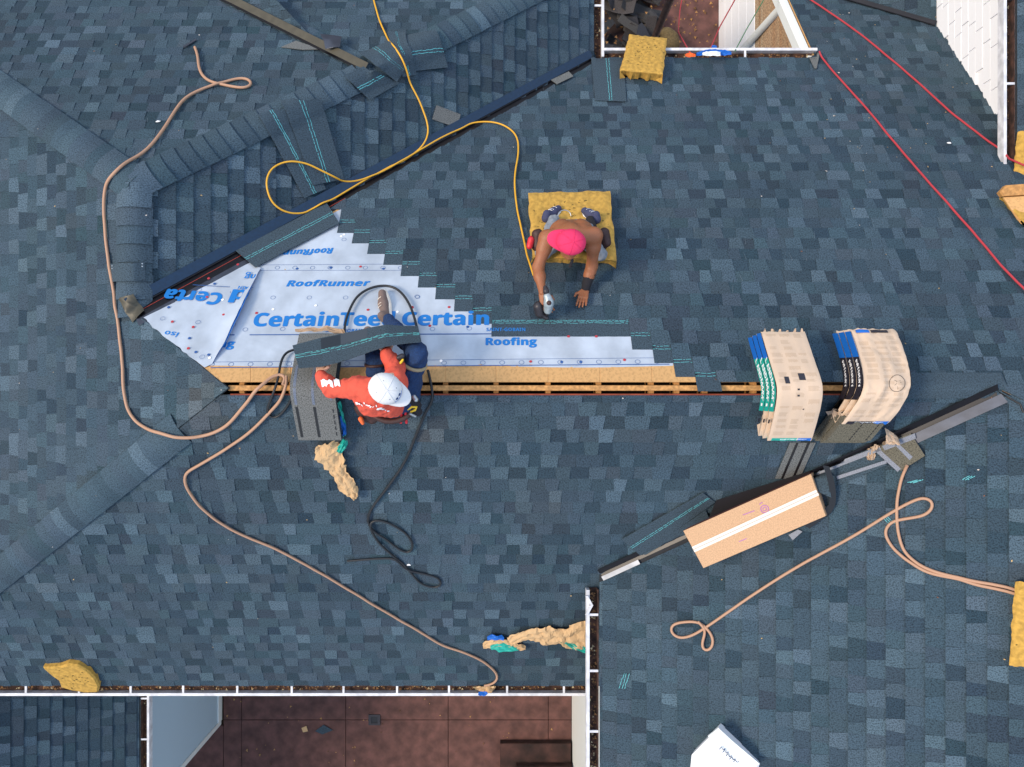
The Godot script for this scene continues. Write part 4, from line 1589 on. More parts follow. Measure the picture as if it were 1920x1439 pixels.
func crumple(path: Array, lift: float, amp: float, depth := 0.0) -> Mesher:
	var pts := []
	var ws := []
	for q in path:
		pts.append(Vector2(q[0], q[1])); ws.append(float(q[2]))
	var n := (path.size() - 1) * 5
	var P := []
	var cols := 14
	var rr := RandomNumberGenerator.new()
	rr.seed = int(path[0][0] * 3 + path[0][1])
	for i in n + 1:
		var f := i / 5.0
		var k := mini(int(f), path.size() - 2)
		var c: Vector2 = pts[k].cubic_interpolate(pts[k + 1], pts[maxi(k - 1, 0)], pts[mini(k + 2, pts.size() - 1)], f - k)
		var e: Vector2 = (pts[mini(k + 1, pts.size() - 1)] - pts[k]).normalized()
		var w: float = lerpf(ws[k], ws[k + 1], f - k) * (1.0 + 0.22 * noise.get_noise_1d(i * 90.0 + path[0][0]))
		var pn := Vector2(-e.y, e.x)
		var row := []
		for j in cols + 1:
			var u := j / float(cols) * 2.0 - 1.0
			var q := c + pn * u * w
			var h := [at(q.x, q.y, depth), Vector3.UP, ""] if depth > 0.0 else hit(q.x, q.y)
			var p: Vector3 = h[0]
			if h[2] == "" and depth <= 0.0:
				p = at(q.x, q.y, CAM_Y - ply("B", 0, 3.3) + 0.05)
			var cr := absf(noise.get_noise_3d(p.x * 240.0, p.z * 240.0, 3.0)) * 1.4 + 0.6 * noise.get_noise_2d(p.x * 330.0 + p.z * 200.0, p.z * 330.0)
			var jit := Vector3(rr.randf_range(-1, 1), 0.0, rr.randf_range(-1, 1)) * minf(0.004, w * 0.0005)
			row.append(p + jit + h[1] * (0.02 + lift * 0.6 * (1.0 - pow(absf(u), 3.0) * 0.5) + amp * cr + (rr.randf_range(-0.0035, 0.0035) + 0.017 * absf(sin(u * 4.2 + i * 0.16 + path[0][0])) + 0.012 * absf(sin(u * 2.0 - i * 0.55))) * (1.0 if lift > 0.02 else 0.5)))
		P.append(row)
	if (P[1][0] - P[0][0]).cross(P[0][1] - P[0][0]).y < 0.0:
		for row in P: row.reverse()
	var m := Mesher.new()
	m.facets(P)
	return m

func crumple_thing(called: String, label: String, path: Array, lift: float, mt: Material, depth := 0.0) -> void:
	tag(put(called, crumple(path, lift, 0.02, depth), mt), label, "wrapper", "torn shingle wrappers")

func build_strips() -> void:
	strip("single shingle strip with stitched line laid along the valley above the underlayment", [[443, 475], [613, 385], [637, 423], [480, 506]], 0.004, MT.strip, 1, "", 6, 20)
	strip("shingle strip with curved stitched line, outer of the pair over the hip cap", [[488, 225], [535, 208], [608, 356], [568, 373]], 0.016, MT.strip, 2, "shingle pair over the hip", 22, 6, "shingle_strip", 0.006)
	strip("shingle strip with curved stitched line, inner of the pair over the hip cap", [[530, 200], [598, 190], [641, 338], [582, 350]], 0.030, MT.strip, 2, "shingle pair over the hip", 22, 6, "shingle_strip", 0.006)
	strip("shingle piece with bright stitched line draped past the hip junction", [[756, 76], [818, 66], [836, 129], [774, 136]], 0.020, MT.strip, 1, "shingle pieces at the hip junction", 10, 10)
	strip("narrow shingle piece with the yellow hose above it at the hip junction", [[727, 70], [760, 70], [776, 144], [750, 148]], 0.034, MT.strip, 2, "shingle pieces at the hip junction", 10, 6)
	strip("shingle piece lying lowest of the patch on the hip junction", [[648, 153], [684, 136], [746, 158], [690, 190]], 0.022, MT.strip, 1, "shingle pieces at the hip junction", 10, 10)
	strip("shingle piece turned up on top of the patch on the hip junction", [[676, 114], [729, 90], [765, 119], [738, 158]], 0.048, MT.strip, 2, "shingle pieces at the hip junction", 10, 10)
	strip("small pale shingle offcut lying above the valley metal", [[816, 199], [861, 216], [854, 241], [808, 225]], 0.006, MT.strip_back, 0, "", 4, 4, "shingle_offcut")
	strip("shingle strip hanging at the eave corner beside the yellow foam", [[1107, 106], [1168, 106], [1174, 195], [1116, 193]], 0.006, MT.strip, 2, "", 10, 6)
	strip("small grey shingle offcut caught on the valley metal", [[1033, 156], [1066, 140], [1075, 149], [1044, 164]], 0.012, MT.strip_back, 0, "", 4, 4, "shingle_offcut")
	strip("pale triangular shingle offcut under the dark upper valley metal", [[528, 94], [556, 82], [602, 98], [570, 99]], 0.006, MT.strip_back, 0, "", 4, 4, "shingle_offcut")
	strip("folded dark metal scrap on the dark upper valley metal", [[604, 80], [643, 82], [641, 104], [618, 106]], 0.05, MT.flash_grey, 0, "", 4, 4, "metal_scrap")
	strip("dark shingle scrap standing on the upper gutter end", [[1482, 92], [1500, 92], [1512, 108], [1476, 106]], 0.06, MT.strip_back, 0, "", 4, 4, "shingle_offcut")
	strip("pointed grey shingle scrap below the upper gutter end", [[1513, 108], [1536, 104], [1530, 134], [1526, 134]], 0.012, MT.strip_back, 0, "", 4, 4, "shingle_offcut")
	strip("shingle strip with stitched line laid over the lower valley end", [[1165, 1006], [1317, 919], [1340, 936], [1200, 1036]], 0.012, MT.strip, 1, "", 8, 16)
	strip("dark shingle strip beneath the cardboard box", [[1200, 1034], [1322, 952], [1330, 970], [1212, 1040]], 0.008, MT.strip, 0, "", 6, 12)
	strip("black membrane sheet bulging behind the cardboard box", [[1342, 934], [1516, 878], [1524, 900], [1326, 972]], 0.012, MT.blackcloth, 0, "", 8, 14, "membrane_sheet", 0.02)
	strip("face down shingle strip with black bands sticking out below the teal bundle", [[1480, 826], [1528, 826], [1498, 893], [1452, 893]], 0.004, MT.strip_back, -1, "", 8, 8)
	strip("face down shingle strip with silver bands along the lower valley", [[1520, 884], [1640, 838], [1664, 872], [1540, 922]], 0.018, MT.strip, 0, "face down shingle strips by the valley", 8, 12)
	var t2 := strip("short face down shingle strip with silver tape across the valley top", [[1640, 840], [1708, 812], [1735, 854], [1690, 882]], 0.034, MT.strip_tan, 0, "face down shingle strips by the valley", 8, 8)
	for q in [[[1522, 884], [1650, 836], [1654, 844], [1526, 893]], [[1570, 892], [1662, 862], [1664, 868], [1572, 898]], [[1638, 842], [1646, 838], [1690, 878], [1684, 884]], [[1673, 828], [1680, 826], [1712, 856], [1706, 862]], [[1655, 836], [1716, 812], [1718, 822], [1660, 844]]]:
		var m := Mesher.new()
		m.grid(px_grid(q, 3, 8, 0.062), 0.001)
		put("release_tape", m, MT.tape, t2)
	strip("thin loose metal sliver lying on the upper left slope", [[344, 92], [368, 78], [370, 80], [346, 95]], 0.004, MT.flash_grey, 0, "", 2, 4, "metal_scrap")
	strip("short silver tape end poking out below the cardboard box", [[1480, 1002], [1498, 992], [1506, 996], [1488, 1012]], 0.01, MT.tape, 0, "", 2, 4, "tape_end")
	# exposed bits of stitched nail line where a tab is torn away
	for q in [[1412, 735, 1434, 723], [1702, 905, 1722, 900], [1655, 968, 1668, 982], [1163, 1290, 1172, 1262], [1805, 900, 1818, 892], [1760, 742, 1782, 728]]:
		var m := Mesher.new()
		var r := RandomNumberGenerator.new()
		r.seed = int(q[0])
		var nn: Vector3 = hit(q[0], q[1])[1]
		for k in 3:
			stitches(m, on(q[0] + k * 5.0, q[1], 0.028), on(q[2] + k * 5.0, q[3], 0.028), nn, 0.0022, 0.01, r)
		put("nail_stitching", m, MT.thread, house, "stuff")

func build_foam() -> void:
	foam("square yellow foam pad under the kneeling roofer", [[990, 377], [1142, 374], [1154, 505], [997, 497]], 0.09, 0.02, 70)
	foam("thick yellow foam pad lying over the upper gutter", [[1178, 86], [1248, 92], [1240, 160], [1160, 152]], 0.12, 0.024, 60)
	foam("tall yellow foam pad cut by the picture edge on the lower right slope", [[1902, 1085], [1990, 1092], [1985, 1250], [1890, 1240]], 0.10, 0.024, 20)
	foam("yellow foam sheet under the lumber at the upper right picture edge", [[1870, 376], [1985, 360], [1985, 520], [1925, 440]], 0.05, 0.022, 8)
	var q := on(1900, 300)
	foam("yellow foam block on the gutter of the shingled white wall", [[1908, 250], [1985, 240], [1985, 345], [1896, 345]], 0.06, 0.014, 6)
	# ragged scrap at the lower eave
	var t := thing("foam_scrap", "ragged yellow foam scrap lying at the lower left eave", "foam scrap", on(140, 1265))
	var ring := []
	for p in [[85, 1242], [100, 1256], [114, 1266], [119, 1279], [140, 1285], [165, 1289], [188, 1288], [190, 1277], [184, 1263], [172, 1250], [160, 1242], [150, 1237], [132, 1235], [118, 1240]]:
		ring.append(ray("B", p[0], p[1], 0.075))
	var m := Mesher.new()
	m.prism(ring, -SL.B.n * 0.065, Color.WHITE, 0.018)
	put("block", m, MT.foam, t)
	var r := RandomNumberGenerator.new()
	r.seed = 3
	var pm := Mesher.new()
	for k in 26:
		var p := ray("B", clampf(r.randfn(148, 16), 112, 180), clampf(r.randfn(1264, 9), 1246, 1280), 0.0765)
		disc(pm, p, SL.B.n, r.randf_range(0.004, 0.010), 0.001)
	put("dirt_marks", pm, MT.foam_dirt, t, "stuff")

func build_hoses() -> void:
	hose("air_hose", "long tan hose looping down the left slope to the open ridge", "hose", [[367, 95], [372, 110], [374, 130], [380, 148], [395, 160], [420, 165], [455, 172], [472, 168], [474, 160], [460, 153], [438, 156], [415, 163], [385, 172], [350, 190], [330, 215], [308, 250], [280, 285], [240, 315], [210, 345], [202, 370], [203, 420], [210, 490], [222, 560], [230, 620], [236, 680], [240, 740], [250, 775], [275, 800], [320, 813], [370, 814], [410, 803], [435, 785], [460, 755], [490, 725], [518, 710], [532, 707], [540, 714], [533, 721]], 0.0135, MT.hose_tan)
	hose("air_hose", "tan hose curving from the open ridge down to the lower gutter", "hose", [[538, 712], [540, 722], [530, 742], [510, 765], [470, 805], [420, 840], [370, 870], [350, 882], [348, 900], [365, 930], [400, 965], [450, 995], [520, 1025], [590, 1062], [650, 1098], [720, 1140], [780, 1175], [830, 1205], [870, 1218], [905, 1235], [930, 1255], [936, 1268], [926, 1278], [908, 1281]], 0.0125, MT.hose_tan)
	hose("air_hose", "tan hose tangled in loops on the lower right slope", "hose", [[1702, 872], [1690, 900], [1683, 940], [1683, 980], [1690, 1020], [1705, 1043], [1740, 1066], [1790, 1080], [1840, 1091], [1880, 1098], [1925, 1112], [1990, 1135]], 0.0125, MT.hose_tan)
	hose("air_hose", "tan hose stretched straight to a knotted end on the lower right slope", "hose", [[1985, 1145], [1925, 1119], [1880, 1106], [1840, 1097], [1790, 1083], [1740, 1072], [1700, 1048], [1672, 1022], [1660, 997], [1672, 978], [1700, 972], [1735, 965], [1750, 950], [1748, 938], [1730, 933], [1700, 945], [1660, 968], [1600, 1005], [1500, 1060], [1420, 1110], [1330, 1172], [1300, 1190], [1275, 1195], [1260, 1185], [1262, 1170], [1285, 1165], [1312, 1165], [1330, 1180], [1340, 1200], [1335, 1218], [1322, 1220], [1318, 1205], [1325, 1180], [1310, 1163]], 0.0125, MT.hose_tan)
	hose("air_hose", "thin yellow hose looping over the valley to the nail gun", "hose", [[692, -40], [705, 20], [718, 58], [740, 105], [762, 150], [785, 195], [798, 230], [799, 255], [785, 280], [740, 312], [690, 340], [640, 370], [600, 392], [560, 402], [525, 395], [505, 375], [497, 345], [505, 320], [530, 306], [570, 310], [610, 330], [650, 342], [700, 330], [760, 298], [820, 262], [870, 240], [910, 233], [945, 240], [968, 260], [972, 290], [965, 340], [970, 400], [982, 455]], 0.0085, MT.hose_yellow, {0: at(988, 478, 7.25), 1: at(1000, 515, 7.02), 2: at(1010, 538, 6.86), 3: at(1018, 552, 6.74)})
	hose("safety_rope", "black rope trailing from the seated roofer down into loops", "rope", [[803, 700], [810, 725], [812, 745], [800, 765], [785, 800], [760, 860], [730, 905], [700, 945], [690, 968], [697, 988], [722, 1005], [750, 1026], [768, 1034], [776, 1022], [765, 998], [735, 978], [708, 970], [694, 976], [705, 1005], [735, 1036], [752, 1048], [765, 1062], [790, 1090], [815, 1097], [830, 1092], [825, 1080], [800, 1072], [770, 1066], [753, 1055], [745, 1043], [700, 1043], [652, 1047]], 0.0105, MT.hose_black)
	hose("rubber_hose", "black hose looped on the underlayment around the brown shoe", "hose", [[646, 640], [648, 615], [655, 590], [670, 562], [695, 546], [725, 541], [752, 552], [768, 576], [780, 610], [788, 645], [796, 680]], 0.0105, MT.hose_black)
	hose("rubber_hose", "black hose loop beside the opened stack", "hose", [[552, 662], [536, 667], [527, 688], [523, 715], [510, 745], [501, 763], [505, 777], [520, 779], [534, 766], [546, 748], [552, 738]], 0.010, MT.hose_black)
	hose("safety_rope", "red rope running from the upper edge to the white wall gutter", "rope", [[1490, -20], [1513, 0], [1550, 25], [1600, 60], [1650, 100], [1720, 160], [1780, 215], [1840, 262], [1880, 290]], 0.010, MT.rope_red, {0: at(1893, 298, 8.1), 1: at(1925, 312, 7.9), 2: at(1990, 335, 7.8)}, "red ropes")
	hose("safety_rope", "red rope running from the upper gutter end down the right slope", "rope", [[1534, 106], [1570, 150], [1620, 205], [1690, 290], [1760, 370], [1830, 450], [1880, 510], [1925, 555], [2000, 640]], 0.010, MT.rope_red, {}, "red ropes")
	var m := Mesher.new()
	m.tube([at(1293, 97, 9.5), at(1272, 60, 11.6), at(1275, 20, 13.2), at(1282, -20, 14.1)], 0.008, 6)
	tag(put("safety_rope", m, MT.rope_red), "thin red rope hanging from the upper gutter over the bare ground", "rope", "red ropes")
	var m2 := Mesher.new()
	m2.tube([at(1330, 97, 9.5), at(1350, 50, 10.6), at(1378, 0, 11.2), at(1390, -30, 11.4)], 0.008, 6)
	tag(put("safety_rope", m2, MT.rope_red), "thin red rope hanging across the white boarded recess wall", "rope", "red ropes")
	var m3 := Mesher.new()
	m3.tube([at(1378, 96, 9.5), at(1400, 55, 9.9), at(1432, 0, 10.3), at(1445, -25, 10.4)], 0.006, 6)
	tag(put("cord", m3, MT.cord_green), "thin green cord hanging across the bare planks in the recess", "cord")

func on_face(px: float, py: float, o: Vector3, nn: Vector3) -> Vector3:
	var e := at(px, py, 1.0) - Vector3(0, CAM_Y, 0)
	var c := Vector3(0, CAM_Y, 0)
	return c + e * ((o - c).dot(nn) / e.dot(nn))

func build_box() -> void:
	# long cardboard carton lying on the lower right slope
	var nC: Vector3 = SL.C.n
	var D := 7.04
	var tl := at(1281, 996, D + 0.04)
	var tr := at(1521, 889, D - 0.22)
	var br := at(1549, 968, D - 0.22)
	var bl := at(1319, 1066, D + 0.04)
	var t := thing("cardboard_box", "long tan cardboard box with white tape lying across the lower right slope", "box", ray("C", 1420, 980))
	var dn := -nC * 0.2
	var m := Mesher.new()
	m.prism([tl, bl, br, tr], dn, Color.WHITE, 0.004)
	put("carton", m, MT.card, t)
	var ex := (tr - tl).normalized()
	var ey := (tl - bl).normalized()
	var up := ex.cross(ey).normalized() * 0.002
	if up.y < 0.0: up = -up
	var sm := Mesher.new()
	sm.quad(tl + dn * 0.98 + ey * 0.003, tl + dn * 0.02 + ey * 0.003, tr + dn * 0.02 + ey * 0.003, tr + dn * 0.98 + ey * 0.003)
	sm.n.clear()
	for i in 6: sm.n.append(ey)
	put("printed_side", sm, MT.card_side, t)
	var tp := Mesher.new()
	var a0 := tl.lerp(bl, 0.50) + up
	var a1 := tr.lerp(br, 0.44) + up
	var ww := ey * 0.026
	tp.quad(a0 - ww, a1 - ww, a1 + ww, a0 + ww)
	put("packing_tape", tp, MT.tape_white, t)
	var sl := Mesher.new()
	sl.quad(a0 - ey * 0.0012 + up, a1 - ey * 0.0012 + up, a1 + ey * 0.0012 + up, a0 + ey * 0.0012 + up)
	put("flap_seam", sl, MT.card_side, t)
	var pm := Mesher.new()
	var c := on_face(1434, 955, tl, up) + up
	ring_mark(pm, c, up.normalized(), 0.035, 0.006)
	ring_mark(pm, c, up.normalized(), 0.018, 0.005)
	for q in [[1386, 1016, 1476, 979], [1393, 966, 1415, 958], [1424, 946, 1430, 942]]:
		var f0 := (Vector2(q[0], q[1]) - Vector2(1281, 996))
		var p := on_face(q[0], q[1], tl, up) + up
		var e := on_face(q[2], q[3], tl, up) + up
		pm.quad(p - ey * 0.003, e - ey * 0.003, e + ey * 0.003, p + ey * 0.003)
	put("purple_print", pm, MT.print_purple, t, "stuff")
	# black sealed strips sticking out of the open end of the carton
	var s1 := Mesher.new()
	var P := []
	for i in 13:
		var f := i / 12.0
		var cx := lerpf(1549, 1562, sin(f * PI)) if f < 0.7 else lerpf(1561, 1512, (f - 0.7) / 0.3)
		var cy := lerpf(874, 985, f) if f < 0.7 else lerpf(952, 988, (f - 0.7) / 0.3)
		var row := []
		for j in 3:
			row.append(at(cx + (j - 1) * 6.0, cy + (j - 1) * (1.0 if f < 0.7 else 4.0), 6.72 + f * 0.22))
		P.append(row)
	s1.grid(P, 0.004)
	var so := put("membrane_strip", s1, MT.tar, null)
	tag(so, "black membrane strip curling around the open end of the cardboard box", "strip")
	strip("dark shingle end sticking out of the cardboard box beside the black strip", [[1518, 884], [1552, 872], [1562, 930], [1538, 920]], 0.10, MT.strip, 0, "", 5, 5, "shingle_strip")
	# white package at the lower picture edge
	var wq := [at(1345, 1368, 7.2), at(1296, 1418, 7.25), at(1290, 1475, 7.25), at(1400, 1510, 7.2), at(1424, 1434, 7.15)]
	var wt := thing("white_package", "crumpled white package with dark print at the lower picture edge", "package", ray("C", 1350, 1430))
	var wm := Mesher.new()
	wm.prism(wq, -nC * 0.14, Color.WHITE, 0.02)
	put("wrapping", wm, MT.plain_white, wt)
	var fl := Mesher.new()
	fl.prism([at(1348, 1366, 7.1), at(1328, 1382, 7.1), at(1395, 1452, 7.05), at(1426, 1434, 7.05), at(1372, 1388, 7.08)], Vector3(0, -0.02, 0), Color.WHITE, 0.006)
	put("flap", fl, MT.trim, wt)
	var wp := Mesher.new()
	for q in [[1354, 1404, 5], [1360, 1410, 6], [1366, 1417, 6], [1373, 1423, 5], [1380, 1428, 4]]:
		wp.tube([at(q[0] - 5.0, q[1] + 2.0, 7.066), at(q[0] - 1.0, q[1] - q[2] * 0.6, 7.064), at(q[0] + 2.0, q[1] + q[2] * 0.5, 7.064), at(q[0] + 6.0, q[1] + 1.0, 7.062)], 0.0035, 5)
	put("dark_print", wp, MT.navy, wt, "stuff")
	# lumber at the upper right edge
	var lt := thing("lumber_piece", "worn end of tan lumber resting on the yellow foam at the right edge", "lumber", on(1900, 370))
	var lm := Mesher.new()
	lm.prism([at(1876, 360, 7.72), at(1882, 368, 7.72), at(1985, 362, 7.62), at(1985, 340, 7.62), at(1888, 347, 7.7)], Vector3(0, -0.06, 0), Color.WHITE, 0.01)
	put("board", lm, MT.wood, lt)
	var ot := thing("sheathing_offcut", "chipboard offcut on the yellow foam at the right edge", "board", on(1905, 400))
	var om := Mesher.new()
	om.prism([at(1882, 370, 7.74), at(1920, 428, 7.62), at(1985, 470, 7.5), at(1985, 364, 7.62)], Vector3(0, -0.016, 0), Color.WHITE, 0.002)
	put("board", om, MT.osb, ot)

func build_recess() -> void:
	# heap of stripped shingles on the ground inside the upper recess
	var r := RandomNumberGenerator.new()
	r.seed = 91
	for i in 46:
		var layer := i / 46.0
		var c := at(r.randf_range(1122, 1238), r.randf_range(-60, 98), CAM_Y - 0.06 - layer * 0.45)
		if c.x > 2.42: c.x = 2.42 - r.randf() * 0.4
		var w := r.randf_range(0.14, 0.34)
		var l := r.randf_range(0.25, 0.75)
		var ang := r.randf() * TAU
		var tilt := Vector3(r.randf_range(-0.5, 0.5), 1, r.randf_range(-0.5, 0.5)).normalized()
		var ex := Vector3(cos(ang), 0, sin(ang))
		ex = (ex - tilt * ex.dot(tilt)).normalized()
		var ey := tilt.cross(ex)
		var bend := r.randf_range(-0.16, 0.16)
		var P := []
		for a in 6:
			var row := []
			for b in 3:
				var u := a / 5.0 - 0.5
				row.append(c + ex * (b / 2.0 - 0.5) * w * (1.0 - 0.3 * r.randf()) + ey * u * l + tilt * bend * (1.0 - 4.0 * u * u))
			P.append(row)
		if (P[1][0] - P[0][0]).cross(P[0][1] - P[0][0]).y < 0.0:
			for row in P: row.reverse()
		for row in P:
			for k in row.size(): row[k].y = maxf(row[k].y, 0.02)
		var m := Mesher.new()
		m.grid(P, 0.005, lin(44, 48, 56).lerp(lin(78, 74, 72), r.randf()))
		tag(put("shingle_scrap", m, MT.scrap), "torn dark shingle scrap in the heap on the ground inside the upper recess", "shingle scrap", "heap of torn shingle scraps")
	var lm := Mesher.new()
	for i in 160:
		var c := at(r.randf_range(1122, 1345), r.randf_range(-40, 96), CAM_Y - 0.02 - (0.5 * r.randf() if i % 2 == 0 else 0.0))
		var s := r.randf_range(0.012, 0.035)
		var a := r.randf() * TAU
		lm.tri(c + Vector3(cos(a), 0.4, sin(a)) * s, c + Vector3(cos(a - 2.1), 0.1, sin(a - 2.1)) * s, c + Vector3(cos(a - 4.2), 0.2, sin(a - 4.2)) * s, lin(190, 140, 80).lerp(lin(110, 76, 44), r.randf()))
	tag(put("leaf_litter", lm, MT.barn, null, "stuff"), "dry brown leaves scattered over the ground and scraps in the recess", "leaves")
	var pt := thing("timber_post", "brown timber post standing in the upper recess behind the yellow foam", "post", Vector3(2.35, 0, -5.6))
	var pm := Mesher.new()
	var p0 := at(1222, 84, 12.9)
	var p1 := at(1262, -12, 10.7)
	pm.tube([p0 + Vector3(0, -1.2, 0.1), p0, p1], 0.055, 4)
	put("shaft", pm, MT.post, pt)
	var bt := thing("canvas_bag", "small olive canvas bag on the ground beside the brown post", "bag", at(1255, 75, CAM_Y))
	var bones := [[at(1250, 66, 13.9), at(1256, 84, 13.9), 0.13, 0.15], [at(1262, 70, 13.88), at(1262, 82, 13.9), 0.09, 0.1]]
	put("sack", blob(bones, 0.03, 0.06), mat(Color8(118, 100, 66), 0.95, noise_tex(0.05, 0.7, 1.0, 3, FastNoiseLite.TYPE_SIMPLEX, 55, 256), 1.5), bt)
	# rags and plastic caught in the upper gutter
	crumple_thing("blue_rag", "crumpled blue and grey plastic rag in the upper gutter", [[1305, 104, 3], [1322, 101, 5], [1340, 101, 6], [1358, 101, 5], [1370, 102, 3]], 0.0, MT.print_blue, 9.42)
	crumple_thing("grey_plastic", "crumpled pale plastic sheet in the upper gutter", [[1316, 104, 3], [1330, 103, 5], [1350, 103, 4]], 0.0, MT.trim, 9.38)
	crumple_thing("orange_rag", "small orange and white rag in the upper gutter", [[1284, 106, 2], [1293, 105, 4], [1303, 106, 2]], 0.0, MT.orange, 9.42)
	crumple_thing("blue_rag", "small blue scrap hanging below the upper gutter lip", [[1333, 90, 3], [1338, 91, 4], [1343, 91, 2]], 0.0, MT.print_blue, 9.6)

func build_litter() -> void:
	var r := RandomNumberGenerator.new()
	r.seed = 17
	# leaves and wood chips on the shingles
	var m := Mesher.new()
	for i in 190:
		var px := 0.0
		var py := 0.0
		var z := r.randf()
		if z < 0.45:
			px = r.randf_range(1540, 1890); py = r.randf_range(20, 330)
		elif z < 0.6:
			var f := r.randf()
			px = lerpf(1590, 1748, f) + r.randf_range(-4, 4); py = lerpf(0, 44, f) + r.randf_range(-3, 3)
		else:
			px = r.randf_range(10, 1910); py = r.randf_range(10, 1270)
		var h := hit(px, py)
		if h[2] == "": continue
		var nn: Vector3 = h[1]
		var c: Vector3 = h[0] + nn * 0.027
		var s := r.randf_range(0.004, 0.011) * (1.5 if z < 0.6 and r.randf() < 0.2 else 1.0)
		var bx := nn.cross(Vector3(r.randf_range(-1, 1), 0.1, r.randf_range(-1, 1))).normalized()
		var by := nn.cross(bx)
		var col := lin(212, 176, 116) if r.randf() < 0.6 else (lin(225, 215, 205) if r.randf() < 0.6 else lin(150, 96, 60))
		m.quad(c + bx * s, c + by * s * 0.6 + nn * s * 0.3, c - bx * s, c - by * s * 0.6, col)
	tag(put("roof_litter", m, MT.barn, null, "stuff"), "tiny dry leaves and wood chips scattered over the shingles", "leaves")
	var p := Mesher.new()
	for i in 70:
		var c := at(r.randf_range(380, 1068), r.randf_range(1300, 1470), CAM_Y) + Vector3(0, 0.012, 0)
		var s := r.randf_range(0.008, 0.03)
		var a := r.randf() * TAU
		var col := lin(196, 150, 96) if r.randf() < 0.5 else lin(120, 84, 60)
		p.tri(c + Vector3(cos(a), 0.2, sin(a)) * s, c + Vector3(cos(a - 2.1), 0, sin(a - 2.1)) * s, c + Vector3(cos(a - 4.2), 0.3, sin(a - 4.2)) * s * 0.6, col)
	tag(put("patio_litter", p, MT.barn, null, "stuff"), "dry leaves scattered on the brown patio", "leaves")
	for q in [[[[590, 1372], [606, 1360], [624, 1370], [604, 1378]], "dark shingle scrap lying on the brown patio"], [[[565, 1366], [574, 1362], [577, 1372], [568, 1374]], "small orange leaf shaped scrap on the patio"]]:
		var ring := []
		for v in q[0]: ring.append(at(v[0], v[1], CAM_Y - 0.03))
		ring.reverse()
		var sm := Mesher.new()
		sm.prism(ring, Vector3(0, -0.006, 0))
		tag(put("patio_scrap", sm, MT.strip if q[1].begins_with("dark") else MT.paper_dark), q[1], "scrap")
	for q in [[1778, 273, "small white paper scrap on the upper right slope"], [298, 233, "white bird dropping sized paint fleck beside the tan hose"], [767, 1055, "small pale wood chip held in the black rope loops"]]:
		var sm := Mesher.new()
		var h := hit(q[0], q[1])
		var c: Vector3 = h[0] + h[1] * 0.032
		var ring := []
		for k in 7:
			var a := -TAU * k / 7.0
			var rr := r.randf_range(0.012, 0.026)
			var bx: Vector3 = h[1].cross(Vector3(0.1, 0.1, 1)).normalized()
			var by: Vector3 = h[1].cross(bx)
			ring.append(c + bx * cos(-a) * rr + by * sin(-a) * rr * 0.6)
		sm.prism(ring, -h[1] * 0.004)
		tag(put("white_scrap", sm, MT.print_white), q[2], "scrap")
	# scuffs: short pale scratches in the granules
	var sc := Mesher.new()
	for i in 110:
		var px := r.randf_range(1180, 1800) if i < 60 else r.randf_range(60, 1900)
		var py := r.randf_range(130, 560) if i < 60 else r.randf_range(60, 1240)
		var h := hit(px, py)
		if h[2] == "" or (px < 900 and py > 380 and py < 700): continue
		var nn: Vector3 = h[1]
		var a: Vector3 = h[0] + nn * 0.0255
		var e: Vector3 = to3(h[2], 0.25 * r.randf_range(-1, 1), 1.0, 0) - to3(h[2], 0, 0, 0)
		e = e.normalized() * r.randf_range(0.03, 0.11)
		var s := nn.cross(e.normalized()) * r.randf_range(0.0007, 0.0018)
		sc.quad(a - s, a + e - s * 0.3, a + e + s * 0.3, a + s, lin(112, 124, 134))
	put("scratches", sc, MT.shingle, house, "stuff")

